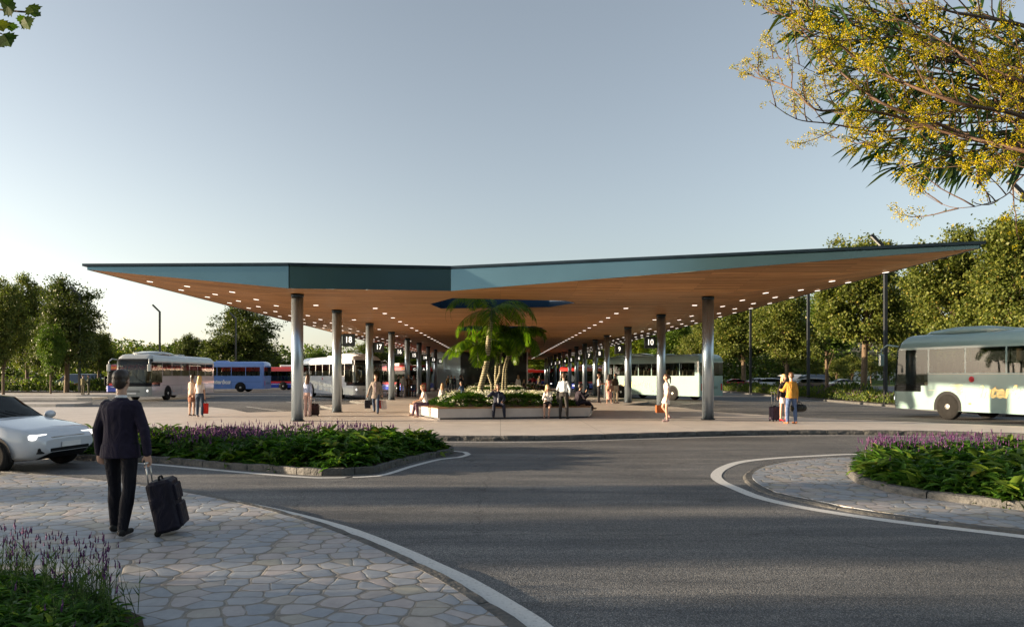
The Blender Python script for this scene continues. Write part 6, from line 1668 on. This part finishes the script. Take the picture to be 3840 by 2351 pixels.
# foreground man walking away with a suitcase
mx, my = gp(290, 1283, FZ)
Jm, _ = person((mx, my), BACK, 'man in dark suit walking away across the paving at the left, pulling a suitcase', 1.045, False, 'fair', 'dark', 'short', .02, {'L': ((.22, .05, -1), (.02, .0, -1)), 'R': ((-.10, .05, -1), (-.30, .0, -1))}, {'L': ((.05, .26, -1), (.20, .04, -1)), 'R': ((-.10, .30, -1), (-.06, .16, -1))}, (.75, .77, .80), (.010, .010, .016), (.020, .016, .034), z=FZ, vox=.0075, jlen=.13, fingers_curl=.9)
hx, hy = gp(398, 1283, FZ); gr = hand(Jm, 'R')
def trolley(x, y, z, grip, w, h, d, mat, label, pocket=True):
    """leaning wheeled case whose telescopic handle reaches the hand"""
    r = empty('suitcase', (x, y, z), 0, label, 'suitcase'); g = grip - Vector((x, y, z)); L = g.length; zd = g.normalized()
    side = zd.cross(Vector((0, 1, 0))); side = zd.cross(Vector((g.x, g.y, 0)).normalized()).normalized() if Vector((g.x, g.y, 0)).length > .1 else side
    fr = side.cross(zd); T = Matrix((side, fr, zd)).transposed().to_4x4(); wz_ = .035
    m = MB(); m.rbox(-w / 2, w / 2, -d * .8, d * .2, .03, h, .055, mat=T, n=4); m.build('shell', mat, r)
    m = MB(); m.rbox(-w / 2 + .03, w / 2 - .03, -d * .8 - .03, -d * .8 + .01, h * .10, h * .52, .03, mat=T); m.rbox(-w / 2 + .04, w / 2 - .04, -d * .8 - .022, -d * .8 + .01, h * .58, h * .88, .03, mat=T); m.build('pocket', mat, r)
    m = MB(); m.tube([T @ Vector((-.08, -.3 * d, h)), T @ Vector((-.06, -.3 * d, h + .035)), T @ Vector((.06, -.3 * d, h + .035)), T @ Vector((.08, -.3 * d, h))], .012, 6); m.build('grab_handle', M['black'], r)
    for s in (-1, 1):
        c = T @ Vector((s * (w / 2 - .03), d * .15, .0)); c.z = max(c.z, .035); m = MB(); m.cyl(c - side * .014, c + side * .014, .036, 12); m.build('wheel', M['rubber'], r)
    m = MB()
    for s in (-1, 1): m.cyl(T @ Vector((s * w * .22, d * .12, h - .02)), T @ Vector((s * w * .22, d * .03, L - .01)), .008, 6)
    m.cyl(T @ Vector((-w * .22 - .015, d * .03, L)), T @ Vector((w * .22 + .015, d * .03, L)), .014, 8); m.build('handle', M['rim'], r)
trolley(hx, hy, FZ, gr, .38, .60, .27, cloth((.012, .011, .022), .6), 'dark fabric wheeled suitcase trailing behind the man on the paving')

# two women, left
x, y = gpp(461.5, 1002.3); person((x, y), PI - .35, 'dark haired woman in sleeveless top and brown shorts, left of the two women', .955, True, 'tan', 'dark', 'pony', 0, STAND, {'L': ((.0, .1, -1), (.5, -.1, -1)), 'R': ((.0, .14, -1), (.1, .02, -1))}, (.58, .46, .38), (.24, .10, .06), None, (.03, .02, .02), 0, 'skirt', hem=.42, headyaw=.9, heel=.05)
x, y = gpp(480.5, 1003); Jb, _ = person((x, y), PI + .1, 'blonde woman in white tee and dark jeans holding a red bag', .955, True, 'fair', 'blonde', 'long', 0, {'L': ((.12, .03, -1), (-.05, 0, -1)), 'R': ((-.05, .05, -1), (-.12, 0, -1))}, {'R': ((-.02, .14, -1), (.06, .04, -1)), 'L': ((.0, .1, -1), (.4, -.1, -1))}, (.72, .66, .62), (.05, .075, .12), None, (.6, .52, .5), .32)
bag(hand(Jb, 'R'), .26, .42, .12, .2, cloth((.62, .025, .015), .6), 'tall red shopping bag held by the blonde woman on the left')
# woman behind first column with case
x, y = gpp(740.5, 1001.5); Jc, _ = person((x, y), PI - .1, 'long haired woman in pale blue shirt and pink trousers beside the first left column', .97, True, 'fair', 'brown', 'long', 0, {'L': ((.1, .03, -1), (-.05, 0, -1)), 'R': ((-.06, .05, -1), (-.1, 0, -1))}, {'R': ((-.15, .12, -1), (-.2, .05, -1))}, (.45, .52, .72), (.62, .42, .37), None, (.5, .32, .26), 1.0, flare=.02)
x, y = gpp(757, 1001); trolley(x, y, PZ, hand(Jc, 'R') + Vector((.05, 0, 0)), .36, .50, .24, cloth((.045, .022, .022), .6), 'dark brown wheeled suitcase leaning behind the first left column')
# man walking with bags
x, y = gpp(904.5, 995); Jd, _ = person((x, y), .05, 'man in long grey cardigan walking towards the camera with shopping bags', 1.0, False, 'fair', 'brown', 'short', .02, walk(.32, .45), {'R': ((.1, .30, -1), (.05, .28, -1)), 'L': ((-.02, .22, -1), (.05, .12, -1))}, (.26, .20, .24), (.055, .085, .15), (.27, .235, .215), (.02, .02, .025), jlen=.26)
bag(hand(Jd, 'R'), .26, .36, .10, .4, cloth((.03, .03, .04), .6), 'black shopping bag in the right hand of the walking man')
bag(hand(Jd, 'L') + Vector((-.10, .02, 0)), .22, .34, .10, -.5, cloth((.6, .03, .03), .6), 'red shopping bag in the left hand of the walking man', tilt=.15)
bag(hand(Jd, 'L') + Vector((.08, -.02, 0)), .24, .38, .10, .2, cloth((.6, .55, .53), .6), 'pale shopping bag beside the red one held by the walking man', tilt=-.08)
# seated on the near planter
SEAT = .45
person((-2.95, 27.0), LEFT + .35, 'woman in white sleeveless top seated on the left corner of the near planter', .95, True, 'fair', 'light', 'bun', .22, {'L': ((1, .1, -.08), (-.12, 0, -1)), 'R': ((1, .06, .0), (.25, -.1, -1))}, {'L': ((.45, .08, -1), (.9, -.25, -.25)), 'R': ((.45, .08, -1), (.9, -.25, -.25))}, (.78, .72, .68), (.12, .07, .10), None, (.4, .25, .2), 0, sit=SEAT, headpitch=.35)
person((-.10, 26.62), FACE + .08, 'man in navy suit seated on the near planter holding a phone to his ear', .99, False, 'tan', 'dark', 'short', .10, {'L': ((1, .22, -.05), (.0, .08, -1)), 'R': ((1, .22, -.05), (.04, .05, -1))}, {'R': ((.55, .75, -.45), (-.15, -1, .95)), 'L': ((.45, .25, -1), (.9, -.35, -.25))}, (.42, .43, .46), (.022, .026, .045), (.03, .035, .06), (.02, .015, .015), sit=SEAT, headyaw=-.3)
person((1.86, 26.98), FACE - .15, 'blonde woman in white blouse and black skirt seated, chin resting on her hand', .95, True, 'fair', 'blonde', 'long', .16, {'L': ((1, .08, -.12), (.08, -.12, -1)), 'R': ((1, .02, -.12), (.16, -.02, -1))}, {'R': ((.62, .05, -1), (.25, -.35, 1)), 'L': ((.5, .1, -1), (.8, -.7, -.1))}, (.74, .70, .66), (.025, .022, .028), None, (.32, .2, .17), .98, 'skirt', sit=SEAT, hem=.33, headyaw=.2, barefeet=False)
x, y = gpp(1356, 1007.6); Je, _ = person((x, y), PI - .55, 'man in white shirt and dark trousers standing with a jacket over his arm', 1.02, False, 'fair', 'brown', 'short', 0, {'L': ((.05, .10, -1), (-.03, .03, -1)), 'R': ((-.04, .12, -1), (-.05, .06, -1))}, {'L': ((.05, .35, -1), (.75, -.3, -.55)), 'R': ((-.05, .35, -1), (.35, -.3, -1))}, (.66, .70, .74), (.045, .042, .042), None, (.02, .02, .02), 1.0, headyaw=.3)
m = MB(); h_ = Je['elL'].lerp(Je['wrL'], .55); r_ = empty('jacket', (h_.x, h_.y, h_.z - .45), 0, 'dark jacket draped over the forearm of the man in the white shirt', 'jacket')
sect(m, [((0, 0, .49), (.07, 0, 0), (0, .06, 0)), ((0, 0, .40), (.11, 0, 0), (0, .06, 0)), ((-.01, 0, .2), (.13, 0, 0), (0, .05, 0)), ((.02, 0, 0), (.12, .0, 0), (0, .045, 0))]); remesh(m, 'cloth', cloth((.03, .028, .028)), r_, .012)
person((3.12, 27.95), RIGHT + .25, 'man in dark coat sitting on the right end of the near planter, legs drawn up', 1.0, False, 'tan', 'dark', 'short', .28, {'L': ((1, .25, .28), (.35, -.25, -.75)), 'R': ((1, .30, .05), (.6, -.5, -.45))}, {'L': ((.55, .1, -.75), (.5, -.3, .85)), 'R': ((.5, .1, -.8), (.7, -.3, .5))}, (.5, .55, .62), (.02, .018, .03), (.035, .028, .04), (.12, .06, .04), sit=SEAT, jlen=.12, headpitch=.25)
# behind, right
x, y = gpp(1441, 970.3); person((x, y), RIGHT - .2, 'woman in white blouse and black trousers in heels, facing the woman in the pink dress', .98, True, 'tan', 'brown', 'bun', 0, STAND, {'L': ((.2, .05, -1), (1, -.2, .2)), 'R': ((.1, .08, -1), (.9, -.1, .1))}, (.70, .62, .58), (.025, .025, .03), None, (.02, .015, .02), .55, heel=.06)
x, y = gpp(1465.4, 971.5); person((x, y), PI - .1, 'woman in a long pink slip dress seen from behind', .98, True, 'tan', 'dark', 'long', 0, STAND, {'L': ((.05, .12, -1), (.5, -.1, -1)), 'R': ((0, .14, -1), (.1, .04, -1))}, (.62, .32, .29), (.62, .32, .29), None, (.62, .4, .34), 0, 'dress', hem=.82, flare=.01, heel=.04)
x, y = gpp(1480, 970.2); person((x, y), .5, 'man in dark olive tee and beige trousers beside the woman in pink', 1.03, False, 'tan', 'dark', 'short', 0, {'L': ((.03, .12, -1), (-.05, .03, -1)), 'R': ((.15, .05, -1), (.0, 0, -1))}, None, (.07, .055, .035), (.55, .46, .34), None, (.03, .02, .02), .4, headyaw=-1.2)
x, y = gpp(1605.5, 1014); Jf, _ = person((x, y), LEFT, 'woman in a short white dress walking left past the right columns', .99, True, 'fair', 'brown', 'pony', .04, {'L': ((.12, .02, -1), (-.06, 0, -1)), 'R': ((.35, .02, -1), (-.75, 0, -1))}, {'L': ((-.05, .08, -1), (.25, .0, -1)), 'R': ((-.25, .12, -1), (-.05, .05, -1))}, (.74, .68, .66), (.70, .66, .64), None, (.35, .25, .26), .2, 'dress', hem=.34, flare=.03)
b_ = bag(hand(Jf, 'R') + Vector((-.22, .05, .0)), .42, .28, .18, .1, cloth((.25, .085, .03), .5), 'brown leather bag carried by the woman in the white dress', 'handbag')
# couple, right
x, y = gpp(1886, 1014.5); Jg, _ = person((x, y), RIGHT - 1.15, 'blonde woman in black jacket and pale dress with red heels, beside the suitcase', .95, True, 'fair', 'blonde', 'long', 0, STAND, {'R': ((.05, .45, -1), (.15, .35, -1)), 'L': ((.45, .05, -1), (1, -.1, .35))}, (.60, .54, .60), (.56, .47, .47), (.018, .015, .018), (.5, .01, .02), 1, 'dress', hem=.36, heel=.06, jlen=.05)
x, y = gpp(1904, 1019.3); Jh, _ = person((x, y), PI + .25, 'man in orange brown jacket and jeans seen from behind, on the right', 1.02, False, 'fair', 'brown', 'short', 0, {'L': ((.08, .08, -1), (-.02, .02, -1)), 'R': ((-.03, .09, -1), (-.06, .02, -1))}, {'R': ((.02, .16, -1), (.08, .05, -1)), 'L': ((.4, .2, -1), (1, -.3, .1))}, None, (.09, .14, .27), (.48, .24, .045), (.36, .15, .075), jlen=.06)
h_ = hand(Jh, 'R'); r_ = empty('duffel_bag', (h_.x + .08, h_.y + .05, h_.z - .38), .3, 'black duffel bag held by the man in the orange jacket', 'bag')
m = MB(); rg = []
for xx, k in ((-.30, .45), (-.27, .8), (-.15, 1), (.15, 1), (.27, .8), (.30, .45)): rg.append([(xx, .13 * k * math.cos(2 * PI * q / 14), .15 + .14 * k * math.sin(2 * PI * q / 14)) for q in range(14)])
m.loft(rg, 0, None, True); m.build('body', cloth((.015, .016, .015), .5), r_)
m = MB()
for s in (-1, 1): m.tube([(-.1, s * .1, .24), (-.07, s * .04, .34), (0, 0, .38), (.07, s * .04, .34), (.1, s * .1, .24)], .01, 5)
m.build('handle', M['black'], r_)
x, y = gpp(1864.5, 1013.2); suitcase(x, y, PZ, .38, .54, .24, .35, 0, cloth((.035, .022, .045), .5), 'upright suitcase with extended handle, left of the blonde woman on the right', hl=.52)

# four people by the kiosk side
Y4 = [((958.5, 954.5), RIGHT - .3, 'woman all in black, leftmost of the group of four at bay 16', .97, True, 'fair', 'dark', 'bun', (.02, .02, .022), (.02, .02, .022), None, 'trousers'),
      ((969.8, 955.2), PI, 'man in pale grey suit seen from behind in the group of four', 1.02, False, 'fair', 'dark', 'short', None, (.36, .33, .31), (.38, .35, .33), 'trousers'),
      ((983.5, 954.8), .2, 'bearded man in brown suit facing the man in the grey suit', 1.0, False, 'tan', 'brown', 'short', (.5, .48, .45), (.10, .065, .04), (.11, .07, .045), 'trousers'),
      ((995.7, 954.5), PI - .2, 'red haired woman in grey top and blue jeans, rightmost of the group of four', .96, True, 'fair', 'red', 'long', (.36, .31, .29), (.06, .10, .16), None, 'trousers')]
for (px, rz, lab, sc_, fem, sk, hr_, hs, tp, bt, jk, bo_) in Y4:
    x, y = gpp(*px); person((x, y), rz, lab, sc_, fem, sk, hr_, hs, 0, STAND, {'L': ((.1, .15, -1), (.8, -.2, -.2)), 'R': ((.0, .14, -1), (.2, 0, -1))}, tp, bt, jk, vox=.016)
FG = [((1078.6, 945.5), .4, 'man in mustard jacket farthest left of the four at the glass wall', .98, False, 'tan', 'dark', 'short', (.26, .16, .06), (.02, .02, .025), None),
      ((1086, 945.8), PI - .4, 'man in dark green jacket next to the mustard jacket', .98, False, 'fair', 'dark', 'short', (.03, .05, .05), (.04, .05, .06), None),
      ((1094, 938.6), -.3, 'person in navy with a red bag in front of the glass wall', .93, True, 'fair', 'brown', 'short', (.05, .05, .08), (.05, .09, .14), None),
      ((1108, 949.5), RIGHT, 'man in dark tee and shorts raising a hand to his face', .99, False, 'fair', 'brown', 'short', (.03, .03, .035), (.06, .05, .045), None)]
for i, (px, rz, lab, sc_, fem, sk, hr_, hs, tp, bt, jk) in enumerate(FG):
    x, y = gpp(*px); person((x, y), rz, lab, sc_, fem, sk, hr_, hs, 0, STAND, {'L': ((.2, .1, -1), (.9, -.2, .1)), 'R': ((.0, .14, -1), (.2, 0, -1))} if i < 3 else {'R': ((.8, .3, -.2), (-.2, -.3, 1)), 'L': ((0, .15, -1), (.2, 0, -1))}, tp, bt, jk, sleeve=1.0 if i < 3 else .35, bot='trousers' if i < 3 else 'shorts', vox=.018)
person((-2.3, 43.0 - 1.0), RIGHT + 2.6, 'person in blue with a pink rucksack seated on the second planter', .97, False, 'tan', 'dark', 'short', .25, SITL, {'L': ((.5, .1, -1), (.8, -.4, 0)), 'R': ((.5, .1, -1), (.8, -.4, 0))}, (.05, .09, .17), (.04, .04, .05), None, sit=SEAT, vox=.016)
person((-2.75, 32.2), PI - .15, 'blonde long haired woman seated at the back of the near planter, seen from behind', .95, True, 'fair', 'light', 'long', .12, SITL, None, (.50, .46, .46), (.1, .1, .12), None, sit=SEAT, vox=.015)
x, y = gpp(1246.8, 952.4); person((x, y), PI + .2, 'long haired woman in white blouse and dark skirt standing behind the near planter', .98, True, 'fair', 'light', 'long', 0, STAND, None, (.72, .68, .62), (.05, .045, .045), None, (.3, .2, .2), .98, 'skirt', hem=.72, vox=.016)
person((1.95, 57.2), .3, 'long haired woman in dark dress seated beside the standing woman', .95, True, 'tan', 'light', 'long', .1, SITL, {'L': ((.3, .2, -1), (.8, -.3, 0)), 'R': ((.2, .3, -1), (.8, -.3, 0))}, (.05, .05, .05), (.05, .05, .05), None, (.1, .06, .06), 0, 'skirt', sit=.47, hem=.45, vox=.016)
for i, (px, py, rz, lab, tp, bt) in enumerate(((1284.3, 938, PI, 'man in dark red shirt walking to the far bus with red bags', (.30, .02, .03), (.03, .03, .035)), (1298.2, 937.5, PI + .1, 'man in khaki jacket walking beside the man in red', (.20, .17, .11), (.045, .05, .06)))):
    x, y = gpp(px, py); Jk, _ = person((x, y), rz, lab, .98, False, 'fair', 'dark', 'short', 0, walk(.25, .25), None, tp, bt, None, vox=.02)
    bag(hand(Jk, 'L' if i == 0 else 'R'), .3, .42, .14, .2, cloth((.62, .025, .015), .6), 'red shopping bag carried by the far man in %s' % ('the red shirt' if i == 0 else 'the khaki jacket'))
for px, py, rz, lab, jk, bt in ((199.4, 950.3, PI - .3, 'man in olive suit, left of the two men on the far pavement', (.16, .14, .07), (.10, .09, .055)), (213, 950, -.9, 'man in dark green suit, right of the two men on the far pavement', (.045, .055, .035), (.07, .07, .045))):
    x, y = gpp(px, py); person((x, y), rz, lab, 1.0, False, 'fair', 'dark', 'short', 0, STAND, {'L': ((.15, .1, -1), (.9, -.5, -.1)), 'R': ((.15, .1, -1), (.9, -.5, -.1))}, None, bt, jk, vox=.018)
